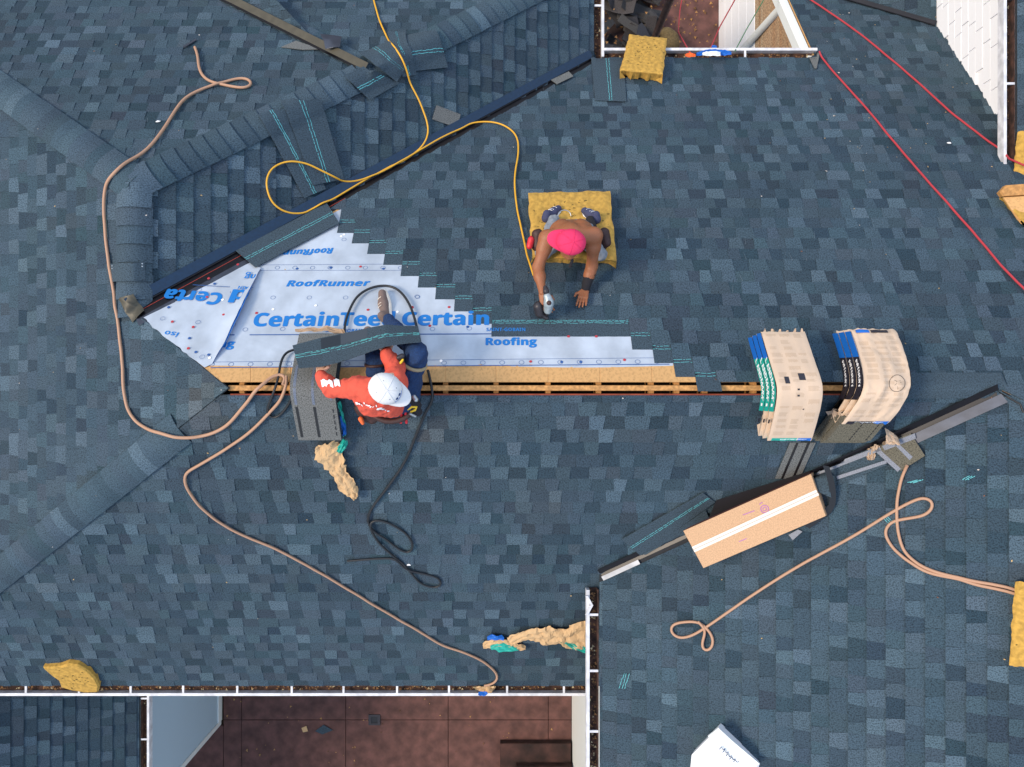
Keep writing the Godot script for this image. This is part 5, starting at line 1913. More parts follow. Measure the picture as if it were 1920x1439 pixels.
# ---------------------------------------------------------------- bodies
# bones: [p0, p1, r0, r1]; smooth union of tapered capsules meshed as surface nets
func blob(bones: Array, cell: float, k: float, crease := 0.0) -> Mesher:
	var lo := Vector3.INF
	var hi := -Vector3.INF
	for b in bones:
		var rr: float = maxf(b[2], b[3]) + k + cell * 2.0
		lo = lo.min(b[0] - Vector3.ONE * rr).min(b[1] - Vector3.ONE * rr)
		hi = hi.max(b[0] + Vector3.ONE * rr).max(b[1] + Vector3.ONE * rr)
	var nx := int((hi.x - lo.x) / cell) + 2
	var ny := int((hi.y - lo.y) / cell) + 2
	var nz := int((hi.z - lo.z) / cell) + 2
	var F := PackedFloat32Array()
	F.resize(nx * ny * nz)
	F.fill(10.0)
	for b in bones:
		var p0: Vector3 = b[0]
		var p1: Vector3 = b[1]
		var r0: float = b[2]
		var r1: float = b[3]
		var rr := maxf(r0, r1) + k + cell * 2.0
		var a := ((p0.min(p1) - Vector3.ONE * rr) - lo) / cell
		var c := ((p0.max(p1) + Vector3.ONE * rr) - lo) / cell
		var ax := p1 - p0
		var L2 := maxf(ax.length_squared(), 1e-8)
		for iz in range(maxi(0, int(a.z)), mini(nz, int(c.z) + 2)):
			for iy in range(maxi(0, int(a.y)), mini(ny, int(c.y) + 2)):
				var base := (iz * ny + iy) * nx
				for ix in range(maxi(0, int(a.x)), mini(nx, int(c.x) + 2)):
					var p := lo + Vector3(ix, iy, iz) * cell
					var t := clampf((p - p0).dot(ax) / L2, 0.0, 1.0)
					var d := p.distance_to(p0 + ax * t) - lerpf(r0, r1, t)
					var o := F[base + ix]
					if o > 5.0:
						F[base + ix] = d
					else:
						var h := clampf(0.5 + 0.5 * (o - d) / k, 0.0, 1.0)
						F[base + ix] = lerpf(o, d, h) - k * h * (1.0 - h)
	if crease > 0.0:   # folds of cloth
		for iz in nz:
			for iy in ny:
				for ix in nx:
					var q := (iz * ny + iy) * nx + ix
					if absf(F[q]) < 0.05:
						var p := lo + Vector3(ix, iy, iz) * cell
						F[q] += crease * (noise.get_noise_3d(p.x * 420.0, p.y * 420.0, p.z * 420.0) + 0.9 * noise.get_noise_3d(p.x * 900.0 + p.z * 500.0, p.y * 500.0, p.z * 380.0))
	var ids := {}
	var V := []
	var N := []
	var off := [0, 1, nx, nx + 1, nx * ny, nx * ny + 1, nx * ny + nx, nx * ny + nx + 1]
	var edges := [[0, 1], [2, 3], [4, 5], [6, 7], [0, 2], [1, 3], [4, 6], [5, 7], [0, 4], [1, 5], [2, 6], [3, 7]]
	for iz in nz - 1:
		for iy in ny - 1:
			var base := (iz * ny + iy) * nx
			for ix in nx - 1:
				var i0 := base + ix
				var s := F[i0]
				if s > cell * 3.0 or s < -cell * 3.0: continue
				var neg := 0
				for o in off:
					if F[i0 + o] < 0.0: neg += 1
				if neg == 0 or neg == 8: continue
				var c := Vector3.ZERO
				var n := 0
				for e in edges:
					var fa := F[i0 + off[e[0]]]
					var fb := F[i0 + off[e[1]]]
					if (fa < 0.0) != (fb < 0.0):
						var t := fa / (fa - fb)
						var A := Vector3(e[0] & 1, (e[0] >> 1) & 1, e[0] >> 2)
						var B := Vector3(e[1] & 1, (e[1] >> 1) & 1, e[1] >> 2)
						c += A.lerp(B, t); n += 1
				c /= n
				ids[i0] = V.size()
				V.append(lo + (Vector3(ix, iy, iz) + c) * cell)
				var g := Vector3.ZERO
				for q in 8:
					var w := F[i0 + off[q]]
					g += Vector3(w if q & 1 else -w, w if (q >> 1) & 1 else -w, w if q >> 2 else -w)
				N.append(g.normalized())
	# soften the normals
	var m := Mesher.new()
	for i0 in ids:
		var ix: int = i0 % nx
		var iy: int = (i0 / nx) % ny
		var iz: int = i0 / (nx * ny)
		var f0 := F[i0]
		for ax in 3:
			var st: int = [1, nx, nx * ny][ax]
			var u: int = [nx, nx * ny, 1][ax]
			var w: int = [nx * ny, 1, nx][ax]
			if (ax == 0 and (iy == 0 or iz == 0)) or (ax == 1 and (iz == 0 or ix == 0)) or (ax == 2 and (ix == 0 or iy == 0)): continue
			var f1 := F[i0 + st]
			if (f0 < 0.0) == (f1 < 0.0): continue
			if not (ids.has(i0 - u) and ids.has(i0 - w) and ids.has(i0 - u - w)): continue
			var q := [ids[i0], ids[i0 - u], ids[i0 - u - w], ids[i0 - w]]
			if f0 >= 0.0: q.reverse()
			var a := []
			for x in q: a.append([V[x], N[x], Vector2.ZERO])
			m.smooth([a[0], a[1], a[2]]); m.smooth([a[0], a[2], a[3]])
	return m

func join(a: Mesher, b: Mesher) -> Mesher:
	a.v.append_array(b.v); a.n.append_array(b.n); a.c.append_array(b.c); a.uv.append_array(b.uv)
	return a

# a hand: wrist, direction of the fingers, back-of-hand normal, thumb side, curl per finger joint
func hand(w: Vector3, dir: Vector3, up: Vector3, thumb: float, curl: float) -> Mesher:
	dir = dir.normalized()
	var side := dir.cross(up).normalized() * thumb
	up = (up - dir * up.dot(dir)).normalized()
	var bones := []
	for i in 4:
		var s := (1.5 - i) * 0.021
		var k := w + dir * 0.088 + side * s
		bones.append([w + side * s * 0.6 + dir * 0.01, k, 0.017, 0.0125])
		var l: float = [0.040, 0.045, 0.041, 0.032][i]
		var d := dir
		var p := k
		var fan := side * (1.5 - i) * 0.06
		for j in 3:
			d = (d - up * curl * (0.8 if j == 0 else 1.0) + fan * (1.0 if j == 0 else 0.0)).normalized()
			var q: Vector3 = p + d * l * [1.0, 0.72, 0.55][j]
			bones.append([p, q, 0.0098 - 0.0008 * j, 0.0090 - 0.0008 * j])
			p = q
			if curl > 0.3: up = up
	var tb := w + dir * 0.03 + side * 0.03
	var t1 := tb + (dir * 0.6 + side * 0.75 - up * curl * 0.5).normalized() * 0.042
	var t2 := t1 + (dir * 0.95 + side * 0.25 - up * curl * 0.9).normalized() * 0.03
	bones.append([w + dir * 0.01 + side * 0.01, tb, 0.02, 0.015])
	bones.append([tb, t1, 0.014, 0.0115])
	bones.append([t1, t2, 0.0112, 0.0092])
	return blob(bones, 0.0045, 0.007)

# baseball cap: crown and brim as parts
func cap(parent: Node, c: Vector3, up: Vector3, fwd: Vector3, r: float, mt: Material) -> MeshInstance3D:
	up = up.normalized()
	fwd = (fwd - up * fwd.dot(up)).normalized()
	var sd := up.cross(fwd)
	var P := []
	for i in 13:
		var th := i / 12.0 * PI * 0.5
		var row := []
		for j in 37:
			var a := TAU * j / 36.0
			var rr := r * sin(th)
			var seam := 1.0 - 0.014 * pow(absf(cos(a * 3.0)), 40.0)
			var y := r * 0.92 * (pow(cos(th), 0.85) if th < PI * 0.5 - 0.01 else 0.0)
			row.append(c + (fwd * cos(a) * 1.13 + sd * sin(a)) * rr * seam + up * (y - r * 0.1 + 0.002 * noise.get_noise_2d(j * 30.0, i * 30.0)))
		P.append(row)
	# rows run from the crown's top down; columns round it
	if (P[7][1] - P[7][0]).cross(P[7][0] - P[6][0]).dot(P[7][0] - c) > 0.0:
		for row in P: row.reverse()
	var m := Mesher.new()
	m.grid(P, 0.004)
	var o := put("cap", m, mt, parent)
	var B := []
	for i in 9:
		var f := i / 8.0
		var row := []
		for j in 15:
			var a := (j / 14.0 * 2.0 - 1.0)
			var an := a * 1.12
			var ri := r * 0.98
			var outl := 0.078 * (1.0 - pow(absf(a), 2.6))
			var p := c + (fwd * cos(an) * 1.13 + sd * sin(an)) * ri + fwd * outl * f - up * (0.008 + 0.1 * r + 0.018 * a * a + 0.016 * f * f)
			row.append(p)
		B.append(row)
	if (B[1][7] - B[0][7]).cross(B[0][8] - B[0][7]).dot(up) < 0.0:
		for row in B: row.reverse()
	var bm := Mesher.new()
	bm.grid(B, 0.004)
	put("brim", bm, mt, o)
	for k in 6:   # raised seams between the panels
		var a := PI / 6.0 + TAU * k / 6.0
		var sp := []
		for i in range(1, 13):
			var th := i / 12.0 * PI * 0.5
			sp.append(c + (fwd * cos(a) * 1.13 + sd * sin(a)) * r * sin(th) * 1.004 + up * (r * 0.92 * (pow(cos(th), 0.85) if i < 12 else 0.0) - r * 0.1 + 0.0012))
		var qm := Mesher.new()
		qm.tube(sp, 0.0022, 5)
		put("seam", qm, mt, o)
	var bt := Mesher.new()
	disc(bt, c + up * r * 0.815, up, 0.008, 0.004)
	put("button", bt, mt, o)
	return o

func shoe(called: String, parent: Node, heel: Vector3, toe: Vector3, up: Vector3, mt: Material, sole: Material) -> void:
	var d := (toe - heel).normalized()
	up = (up - d * up.dot(d)).normalized()
	var L := heel.distance_to(toe)
	var bones := [[heel + d * 0.03 + up * 0.045, heel + d * 0.05 + up * 0.075, 0.036, 0.036], [heel + d * 0.03 + up * 0.035, heel + d * L * 0.55 + up * 0.035, 0.034, 0.040], [heel + d * L * 0.55 + up * 0.034, toe - d * 0.04 + up * 0.026, 0.040, 0.034]]
	var o := put(called, blob(bones, 0.009, 0.03), mt, parent)
	var s := d.cross(up).normalized()
	var ring := []
	for i in 20:
		var a := TAU * i / 20.0
		var x := cos(a)
		ring.append(heel + d * (L * 0.5 + x * L * 0.52) + s * sin(a) * (0.047 if x > 0.0 else 0.040) * (1.0 - 0.12 * absf(x)) + up * 0.012)
	var sm := Mesher.new()
	if (ring[1] - ring[0]).cross(ring[2] - ring[1]).dot(up) < 0.0: ring.reverse()
	sm.prism(ring, -up * 0.024, Color.WHITE, 0.005)
	put("sole", sm, sole, o)
	var lm := Mesher.new()
	for k in 4:
		var p := heel + d * (L * (0.42 + k * 0.09)) + up * (0.079 - k * 0.004)
		lm.tube([p - s * 0.022, p + up * 0.004, p + s * 0.022], 0.003, 5)
	put("laces", lm, sole, o, "stuff")

func build_kneeler() -> void:
	var nA: Vector3 = SL.A.n
	var t := thing("person", "shirtless person in pink cap kneeling on yellow foam and leaning on one hand", "person", ray("A", 1070, 450))
	var hd := at(1068, 456, 6.56)
	var neck := at(1071, 441, 6.73)
	var sl := at(1026, 447, 6.79)
	var sr := at(1114, 442, 6.79)
	var pel := at(1073, 438, 7.13)
	var ch := at(1071, 437, 6.90)
	var el := at(1009, 502, 6.83)
	var wl := at(1017, 549, 6.74)
	var er := at(1110, 499, 6.98)
	var wr := at(1097, 544, 7.00)
	var bones := [
		[hd + Vector3(0, 0.005, 0.0), hd + Vector3(0.0, -0.07, 0.045), 0.094, 0.07],
		[hd + Vector3(0, -0.045, 0.085), hd + Vector3(0, -0.065, 0.098), 0.016, 0.02],
		[hd + Vector3(0.09, -0.03, 0.0), hd + Vector3(0.095, -0.055, 0.01), 0.016, 0.012],
		[hd + Vector3(-0.09, -0.03, 0.0), hd + Vector3(-0.095, -0.055, 0.01), 0.016, 0.012],
		[neck, hd + Vector3(0, -0.05, 0), 0.062, 0.058],
		[neck.lerp(sl, 0.25), sl, 0.066, 0.066], [neck.lerp(sr, 0.25), sr, 0.066, 0.066],
		[ch + Vector3(-0.085, 0.03, 0), pel + Vector3(-0.06, 0, 0), 0.10, 0.10],
		[ch + Vector3(0.085, 0.03, 0), pel + Vector3(0.06, 0, 0), 0.10, 0.10],
		[neck + Vector3(0, -0.06, -0.01), pel, 0.105, 0.12],
		[neck.lerp(sl, 0.6) + Vector3(0.02, -0.02, -0.055), ch + Vector3(-0.075, 0.02, -0.075), 0.04, 0.035],
		[neck.lerp(sr, 0.6) + Vector3(-0.02, -0.02, -0.055), ch + Vector3(0.075, 0.02, -0.075), 0.04, 0.035],
		[sl, sl.lerp(el, 0.35), 0.064, 0.057], [sl.lerp(el, 0.35), el, 0.057, 0.043], [el, el.lerp(wl, 0.35), 0.045, 0.044], [el.lerp(wl, 0.35), wl, 0.044, 0.029],
		[sr, sr.lerp(er, 0.35), 0.064, 0.057], [sr.lerp(er, 0.35), er, 0.057, 0.043], [er, er.lerp(wr, 0.35), 0.045, 0.044], [er.lerp(wr, 0.35), wr, 0.044, 0.030],
	]
	var body := blob(bones, 0.0105, 0.034)
	var dr := at(1091, 572, 6.96) - wr
	join(body, hand(wr, (dr - nA * dr.dot(nA) * 0.9).normalized(), nA, 1.0, 0.10))
	join(body, hand(wl, (at(1024, 575, 6.72) - wl), Vector3(-0.45, 0.85, -0.1), -1.0, 0.55))
	put("body", body, MT.skin, t)
	# trousers
	var hl := pel + Vector3(-0.10, -0.02, 0.0)
	var hr := pel + Vector3(0.10, -0.02, 0.0)
	var kl := at(1017, 474, 7.19)
	var kr := at(1124, 476, 7.19)
	var al := at(1038, 412, 7.46)
	var ar := at(1106, 413, 7.46)
	var tro := [[pel + Vector3(-0.07, -0.03, 0), pel + Vector3(0.07, -0.03, 0), 0.125, 0.125], [hl, kl, 0.092, 0.068], [hr, kr, 0.092, 0.068]]
	put("trousers", blob(tro + [[kl, al, 0.062, 0.050]], 0.0105, 0.03, 0.009), MT.greycloth, t)
	put("black_legging", blob([[kr + Vector3(0, 0, -0.06), kr.lerp(ar, 0.5), 0.052, 0.05], [kr.lerp(ar, 0.5), ar, 0.05, 0.040]], 0.0125, 0.02, 0.004), MT.blackcloth, t)
	shoe("shoe", t, at(1022, 420, 7.51), at(1052, 392, 7.64), nA + Vector3(-0.3, 0, 0), MT.shoe_navy, MT.print_white)
	shoe("shoe", t, at(1120, 422, 7.50), at(1090, 396, 7.62), nA + Vector3(0.3, 0, 0), MT.shoe_navy, MT.print_white)
	# forearm sleeve
	var s0 := er.lerp(wr, 0.02)
	put("forearm_sleeve", blob([[s0, er.lerp(wr, 0.35), 0.049, 0.049], [er.lerp(wr, 0.35), er.lerp(wr, 0.93), 0.049, 0.037]], 0.009, 0.01, 0.002), MT.blackcloth, t)
	# pink cap, brim to the side
	var cp := cap(t, hd + Vector3(0.012, 0.045, 0.0), Vector3(0.10, 1.0, 0.16), Vector3(-1.0, 0.0, -0.22), 0.103, MT.pink)
	# tool belt
	var bm := Mesher.new()
	var ring := []
	for i in 25:
		var a := TAU * i / 24.0
		ring.append(pel + Vector3(cos(a) * 0.19, 0.0 + 0.01 * sin(a * 2.0), 0.02 + sin(a) * 0.12))
	bm.tube(ring, 0.018, 8)
	var belt := put("tool_belt", bm, MT.leather, t)
	put("pouch", blob([[at(1008, 440, 7.14), at(1006, 462, 7.16), 0.05, 0.045], [at(1010, 452, 7.2), at(1012, 462, 7.22), 0.05, 0.045]], 0.012, 0.02, 0.004), MT.leather, belt)
	put("red_pouch", blob([[at(996, 450, 7.12), at(993, 462, 7.12), 0.03, 0.028], [at(998, 448, 7.16), at(996, 460, 7.16), 0.03, 0.03]], 0.01, 0.012), MT.redtool, belt)
	put("pouch", blob([[at(1133, 436, 7.14), at(1138, 456, 7.16), 0.045, 0.04], [at(1126, 446, 7.2), at(1130, 460, 7.2), 0.05, 0.045]], 0.012, 0.02, 0.004), MT.leather, belt)
	put("red_pouch", blob([[at(1132, 471, 7.2), at(1137, 476, 7.2), 0.016, 0.014]], 0.007, 0.01), MT.redtool, belt)
	var loop := Mesher.new()
	var lp := []
	for i in 17:
		var a := PI * i / 16.0
		lp.append(pel + Vector3(-0.07 + 0.055 * cos(a) , 0.05, -0.14 - 0.05 * sin(a)))
	loop.tube(lp, 0.004, 6)
	put("hammer_loop", loop, MT.steel, belt)
	# hanging strap end below the chin
	var sm := Mesher.new()
	sm.tube([hd + Vector3(0.02, -0.1, 0.08), hd + Vector3(0.03, -0.14, 0.12), hd + Vector3(0.015, -0.18, 0.165)], 0.013, 6)
	put("strap_end", sm, MT.blackcloth, t)
	# the nail gun in the hand
	var g := thing("nail_gun", "grey pneumatic nail gun held against the stitched shingle line", "nail gun", on(1025, 600))
	var tip := ray("A", 1025, 601, 0.02)
	var nose := tip + Vector3(0.0, 0.09, -0.02)
	var head := at(1029, 570, 6.66)
	var tail := at(1024, 546, 6.63)
	put("motor_housing", blob([[head, head.lerp(nose, 0.55), 0.040, 0.034], [head + Vector3(0, 0.01, -0.02), tail.lerp(head, 0.4), 0.038, 0.030]], 0.008, 0.02), MT.toolgrey, g)
	put("handle", blob([[tail, head.lerp(nose, 0.3) + Vector3(-0.015, -0.02, 0), 0.022, 0.024], [tail + Vector3(-0.006, -0.01, -0.03), tail, 0.018, 0.02]], 0.008, 0.015), MT.darkmetal, g)
	put("end_cap", blob([[head + Vector3(0, 0.022, -0.005), head + Vector3(0, 0.035, -0.005), 0.026, 0.022]], 0.006, 0.01), MT.leather, g)
	var nm := Mesher.new()
	nm.tube([head.lerp(nose, 0.6), nose, tip], 0.013, 6)
	put("nose", nm, MT.darkmetal, g)
	put("magazine", blob([[at(1010, 575, 6.76), at(1012, 588, 6.79), 0.045, 0.04], [at(1012, 588, 6.79), tip + Vector3(0, 0.05, 0), 0.026, 0.018]], 0.009, 0.012), MT.darkmetal, g)

func build_seated() -> void:
	var t := thing("person", "person in orange red long sleeved shirt and white cap seated on the ridge", "person", Vector3(-0.98, 7.75, 0.12))
	var hd := at(722, 728, 5.66)
	var neck := at(707, 733, 5.83)
	var sl := at(672, 727, 5.92)
	var sr := at(742, 716, 5.92)
	var pel := at(732, 750, 6.30)
	var el := at(624, 730, 6.08)
	var wl := at(600, 704, 6.07)
	var er := at(742, 688, 6.06)
	var wr := at(723, 663, 6.03)
	var dv := (hd - neck).normalized()
	# skin: head, neck, hands, and the trunk and arms that carry them
	var bones := [
		[hd + Vector3(0, 0.0, 0), hd + Vector3(0.035, -0.075, 0.02), 0.094, 0.072],
		[hd + Vector3(0.10, -0.06, 0.055), hd + Vector3(0.112, -0.075, 0.06), 0.015, 0.018],
		[hd + Vector3(0.04, -0.03, -0.09), hd + Vector3(0.045, -0.05, -0.094), 0.016, 0.012],
		[hd + Vector3(-0.04, -0.03, 0.09), hd + Vector3(-0.035, -0.05, 0.094), 0.016, 0.012],
		[neck, hd + Vector3(0, -0.06, 0), 0.060, 0.058],
		[neck + Vector3(0.02, -0.06, 0.02), pel, 0.09, 0.10],
		[neck.lerp(sl, 0.4), sl, 0.05, 0.05], [neck.lerp(sr, 0.4), sr, 0.05, 0.05],
		[sl, el, 0.046, 0.036], [el, wl, 0.038, 0.028], [sr, er, 0.046, 0.036], [er, wr, 0.038, 0.028],
	]
	var body := blob(bones, 0.0125, 0.04)
	join(body, hand(wl, at(603, 680, 6.16) - wl, Vector3(-0.2, 0.9, 0.3), 1.0, 0.3))
	join(body, hand(wr, at(728, 638, 6.12) - wr, Vector3(0.1, 0.9, 0.2), -1.0, 0.3))
	put("body", body, MT.skin_pale, t)
	# shirt
	var mid := at(712, 742, 6.05)
	var sh := [
		[neck.lerp(sl, 0.3), sl, 0.078, 0.076], [neck.lerp(sr, 0.3), sr, 0.078, 0.076],
		[neck + Vector3(-0.02, -0.08, 0.03), mid, 0.115, 0.135], [mid, pel + Vector3(0, 0.03, 0), 0.135, 0.135],
		[sl + Vector3(0.03, -0.05, 0.03), mid + Vector3(-0.06, -0.02, 0.03), 0.10, 0.12], [sr + Vector3(-0.03, -0.05, 0.03), mid + Vector3(0.06, -0.02, 0.03), 0.10, 0.12],
		[sl, el, 0.074, 0.062], [el, el.lerp(wl, 0.5), 0.062, 0.054], [el.lerp(wl, 0.5), wl, 0.054, 0.044],
		[sr, er, 0.072, 0.058], [er, er.lerp(wr, 0.5), 0.058, 0.052], [er.lerp(wr, 0.5), wr, 0.052, 0.043],
	]
	var so := put("shirt", blob(sh, 0.0095, 0.04, 0.011), MT.shirt, t)
	# white print on the sleeve and across the back
	var cuff := Mesher.new()
	for w in [[wl, (wl - el).normalized()]]:
		var c: Vector3 = w[0] + w[1] * 0.012
		var ring := []
		var bx: Vector3 = w[1].cross(Vector3.UP).normalized()
		var by: Vector3 = w[1].cross(bx)
		for i in 13: ring.append(c + (bx * cos(TAU * i / 12.0) + by * sin(TAU * i / 12.0)) * 0.034)
		cuff.tube(ring, 0.007, 6)
	put("wrist_band", cuff, MT.navy, t)
	for q in [[606, 722, 612, 712, 6.0], [617, 723, 622, 713, 5.985], [630, 721, 636, 711, 5.965]]:
		var pm := Mesher.new()
		var P := []
		for i in 6:
			var row := []
			for j in 6:
				var x := lerpf(q[0] - 5.0, q[0] + 5.5, j / 5.0) + i * 0.5
				var y := lerpf(q[3] - 1.0, q[1] + 2.0, i / 5.0) + (2.0 if j % 4 < 2 else 0.0)
				row.append(drop(sh, x, y, 5.80, 0.004))
			P.append(row)
		pm.grid(P, 0.001)
		put("sleeve_print", pm, MT.print_white, so)
	var r := RandomNumberGenerator.new()
	r.seed = 6
	for k in 14:
		var f := k / 13.0
		var cx := lerpf(668, 728, f)
		var cy := lerpf(757, 771, f) - 4.0 * sin(f * PI) + 3.0
		var pm := Mesher.new()
		var P := []
		var wd := r.randf_range(0.5, 1.7)
		var ht := r.randf_range(0.5, 1.5)
		var sh2 := r.randf_range(-0.8, 0.9)
		var up2 := r.randf_range(-2.5, 4.0)
		for i in 4:
			var row := []
			for j in 4:
				row.append(drop(sh, cx + (j - 1.5) * wd + i * sh2, cy + (i - 1.5) * ht - up2, 5.80, 0.004))
			P.append(row)
		pm.grid(P, 0.001)
		put("back_print", pm, MT.print_white, so)
	# jeans
	var hr := pel + Vector3(0.09, -0.03, -0.02)
	var hl := pel + Vector3(-0.08, -0.03, -0.03)
	var kr := at(782, 664, 6.10)
	var ar := at(728, 600, 6.84)
	var kl := at(706, 672, 6.26)
	var al := at(694, 638, 6.62)
	put("jeans", blob([[hl, hr, 0.13, 0.13], [hr, kr, 0.10, 0.078], [kr, kr.lerp(ar, 0.4), 0.074, 0.064], [kr.lerp(ar, 0.4), ar, 0.064, 0.052], [hl, kl, 0.10, 0.078], [kl, al, 0.072, 0.055], [pel, at(768, 716, 6.32), 0.11, 0.1]], 0.0095, 0.04, 0.011), MT.jeans, t)
	shoe("shoe", t, at(731, 606, 6.87), at(720, 545, 7.04), SL.A.n + Vector3(-1.1, 0.0, 0), MT.shoe_brown, MT.tape_white)
	shoe("shoe", t, at(694, 640, 6.66), at(690, 626, 6.70), SL.A.n, MT.shoe_brown, MT.tape_white)
	# white cap with its dark print
	var up := Vector3(0.25, 1.0, 0.12)
	var fw := Vector3(0.86, 0.0, 0.50)
	var cc := hd + Vector3(0.01, 0.045, 0.005)
	var cp := cap(t, cc, up, fw, 0.106, MT.cap_white)
	var u := up.normalized()
	var f := (fw - u * fw.dot(u)).normalized()
	var s := u.cross(f)
	for k in 5:
		var lm := Mesher.new()
		var an := (k - 2) * 0.20
		var nrm := (f * cos(an) * 0.78 + s * sin(an) * 0.78 + u * 0.62).normalized()
		disc(lm, cc + Vector3(f * cos(an) * 1.13 * 0.083 + s * sin(an) * 0.083) + u * (0.048 + 0.004 * (k % 2)), nrm, 0.011, 0.003)
		put("emblem", lm, MT.navy, cp)
	var em := Mesher.new()
	var arc := []
	for k in 9:
		var an := (k - 4) * 0.13
		arc.append(cc + f * cos(an) * 1.13 * 0.0935 + s * sin(an) * 0.0935 + u * 0.037)
	em.tube(arc, 0.0035, 5)
	put("emblem", em, MT.print_blue, cp)
	for k in 4:
		var dm := Mesher.new()
		var an := PI * 0.25 + k * PI * 0.5
		disc(dm, cc + (f * cos(an) * 1.13 + s * sin(an)) * 0.062 + u * 0.07, (f * cos(an) + s * sin(an) + u * 1.4).normalized(), 0.004, 0.002)
		put("eyelet", dm, MT.greycloth, cp)
	# harness: thigh straps, buckle, pouch and hanging tools
	var h := Node3D.new()
	h.name = "harness"
	t.add_child(h)
	var tm := Mesher.new()
	tm.tube(ring_round(hr.lerp(kr, 0.80), (kr - hr).normalized(), 0.088, 0.09), 0.014, 6)
	put("thigh_strap", tm, MT.strap, h)
	var tm2 := Mesher.new()
	tm2.tube(ring_round(hl.lerp(kl, 0.85), (kl - hl).normalized(), 0.088, 0.088), 0.012, 6)
	put("thigh_strap", tm2, MT.leather, h)
	put("buckle", blob([[at(748, 671, 6.0), at(754, 668, 6.0), 0.02, 0.02], [at(752, 676, 6.02), at(749, 680, 6.02), 0.012, 0.012]], 0.006, 0.01), MT.darkmetal, h)
	put("carabiner", blob([[at(751, 681, 6.0), at(755, 675, 6.0), 0.009, 0.009]], 0.004, 0.005), MT.yellowtool, h)
	var belt := Mesher.new()
	var bl := []
	for i in 25:
		var a := TAU * i / 24.0
		bl.append(pel + Vector3(cos(a) * 0.19, -0.02, sin(a) * 0.165))
	belt.tube(bl, 0.022, 8)
	put("belt", belt, MT.leather, h)
	put("pouch", blob([[at(676, 764, 6.4), at(686, 780, 6.44), 0.05, 0.05], [at(690, 772, 6.4), at(698, 784, 6.44), 0.055, 0.05], [at(712, 776, 6.4), at(724, 780, 6.42), 0.05, 0.04]], 0.012, 0.02, 0.004), MT.leather, h)
	put("orange_tool", blob([[at(676, 786, 6.36), at(680, 794, 6.38), 0.02, 0.014]], 0.007, 0.01), MT.orange, h)
	put("tool_pouch", blob([[at(770, 748, 6.26), at(778, 762, 6.3), 0.05, 0.05], [at(762, 762, 6.3), at(782, 772, 6.34), 0.045, 0.04]], 0.012, 0.02, 0.004), MT.blackcloth, h)
	put("clip", blob([[at(776, 744, 6.18), at(780, 750, 6.18), 0.016, 0.018]], 0.006, 0.01), MT.steel, h)
	for x in [752, 760]:
		var pm := Mesher.new()
		pm.tube([at(x, 768, 6.28), at(x + 0.5, 780, 6.32), at(x - 0.5 if x < 756 else x + 2.0, 793, 6.4)], 0.011, 6)
		put("plier_handle", pm, MT.redtool, h)
	var ym := Mesher.new()
	ym.tube([at(764, 768, 6.25), at(772, 763, 6.24), at(781, 764, 6.25), at(778, 769, 6.26), at(770, 772, 6.28)], 0.010, 6)
	put("yellow_tool", ym, MT.yellowtool, h)
	var km := Mesher.new()
	km.tube([at(768, 776, 6.26), at(779, 781, 6.3)], 0.010, 6)
	put("steel_tool", km, MT.steel, h)
	# the shingle strip held in both hands
	var st := thing("held_shingle", "shingle strip with stitched line held up by the seated roofer", "shingle", at(670, 655, 6.15))
	var top := [[548, 648, 6.30], [600, 634, 6.28], [650, 624, 6.27], [700, 613, 6.22], [724, 609, 6.20], [755, 611, 6.22], [784, 612, 6.25]]
	var bot := [[560, 690, 6.02], [604, 687, 6.00], [650, 675, 5.99], [700, 657, 5.95], [724, 649, 5.94], [757, 644, 5.97], [789, 641, 6.00]]
	var P := []
	for i in 9:
		var row := []
		for j in 25:
			var x := j / 24.0 * 6.0
			var k := mini(int(x), 5)
			var a := at(top[k][0], top[k][1], top[k][2]).lerp(at(top[k + 1][0], top[k + 1][1], top[k + 1][2]), smoothstep(0.0, 1.0, x - k) * 0.3 + (x - k) * 0.7)
			var b := at(bot[k][0], bot[k][1], bot[k][2]).lerp(at(bot[k + 1][0], bot[k + 1][1], bot[k + 1][2]), smoothstep(0.0, 1.0, x - k) * 0.3 + (x - k) * 0.7)
			row.append(a.lerp(b, i / 8.0))
		P.append(row)
	var m := Mesher.new()
	m.grid(P, 0.005)
	put("strip", m, MT.strip, st)
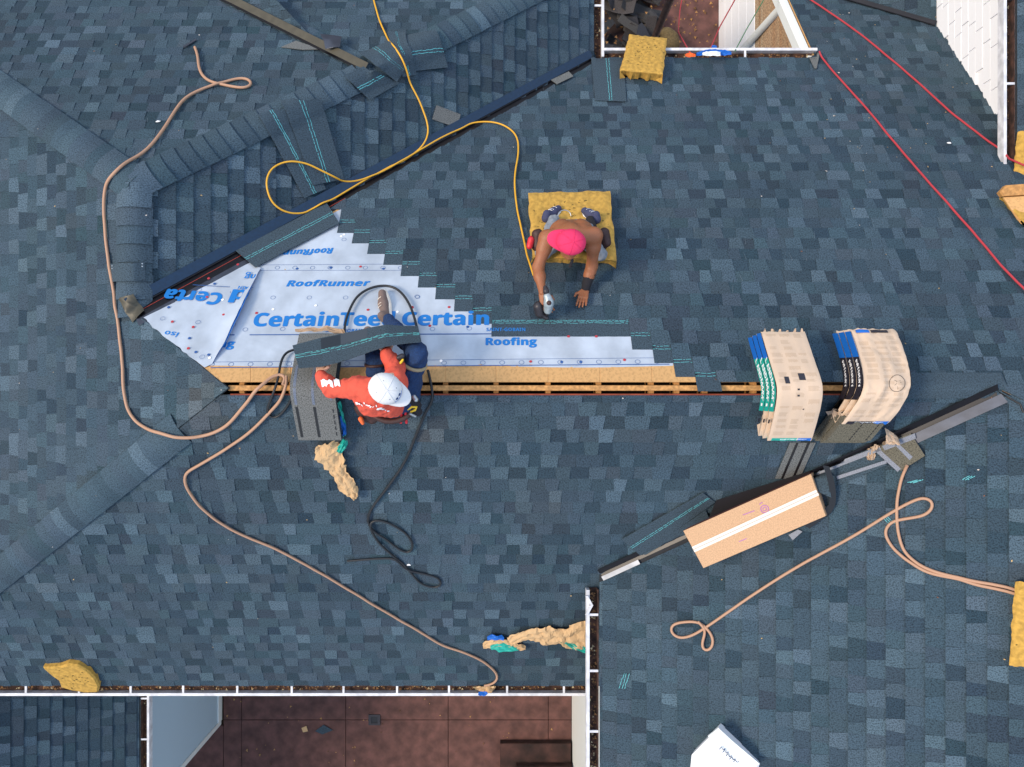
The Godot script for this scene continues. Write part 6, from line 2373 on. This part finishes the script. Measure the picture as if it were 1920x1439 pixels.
	put("dark_tab", patch(P, 0.17, 0.29, 0.03, 0.40, 0.003, 4, 4), mat(Color8(34, 44, 54), 0.93), st)
	put("tab", patch(P, 0.29, 0.46, 0.02, 0.40, 0.003, 4, 4), mat(Color8(60, 70, 80), 0.93), st)
	var sm := Mesher.new()
	var rs := RandomNumberGenerator.new()
	rs.seed = 8
	for v in [0.44, 0.48, 0.56]:
		for j in 30:
			var a := sample(P, j / 30.0, v)
			var b := sample(P, (j + 1) / 30.0, v)
			stitches(sm, a + Vector3(0, 0.0035, 0.001), b + Vector3(0, 0.0035, 0.001), Vector3(0, 0.8, 0.5).normalized(), 0.0024, 0.012, rs)
	put("nail_stitching", sm, MT.thread, st, "stuff")

func ring_round(c: Vector3, ax: Vector3, r0: float, r1: float) -> Array:
	var bx := ax.cross(Vector3.UP).normalized()
	var by := ax.cross(bx)
	var out := []
	for i in 21:
		var a := TAU * i / 20.0
		out.append(c + bx * cos(a) * r0 + by * sin(a) * r1)
	return out

# first point along a line of sight that lies on the cloth of bones, a little proud of it
func drop(bones: Array, px: float, py: float, d0: float, lift: float) -> Vector3:
	var D := d0
	for it in 60:
		var p := at(px, py, D)
		var best := 1.0
		for b in bones:
			var ax: Vector3 = b[1] - b[0]
			var t := clampf((p - b[0]).dot(ax) / maxf(ax.length_squared(), 1e-8), 0.0, 1.0)
			var d: float = p.distance_to(b[0] + ax * t) - lerpf(b[2], b[3], t)
			if best > 0.9: best = d
			else:
				var h := clampf(0.5 + 0.5 * (best - d) / 0.04, 0.0, 1.0)
				best = lerpf(best, d, h) - 0.04 * h * (1.0 - h)
		if best < lift + 0.004: return p
		D += maxf(best - lift, 0.002) * 0.8
		if D > 6.6: break
	return at(px, py, minf(D, 6.3))

# ---------------------------------------------------------------- the scene
func _ready() -> void:
	rng.seed = 1
	noise.seed = 4
	noise.frequency = 0.02
	noise.fractal_octaves = 2
	set_view()
	make_materials()
	define_roof()
	build_ground()
	build_house()
	build_underlayment()
	build_bundles()
	build_foam()
	build_strips()
	build_box()
	build_recess()
	build_hoses()
	build_kneeler()
	build_seated()
	build_litter()
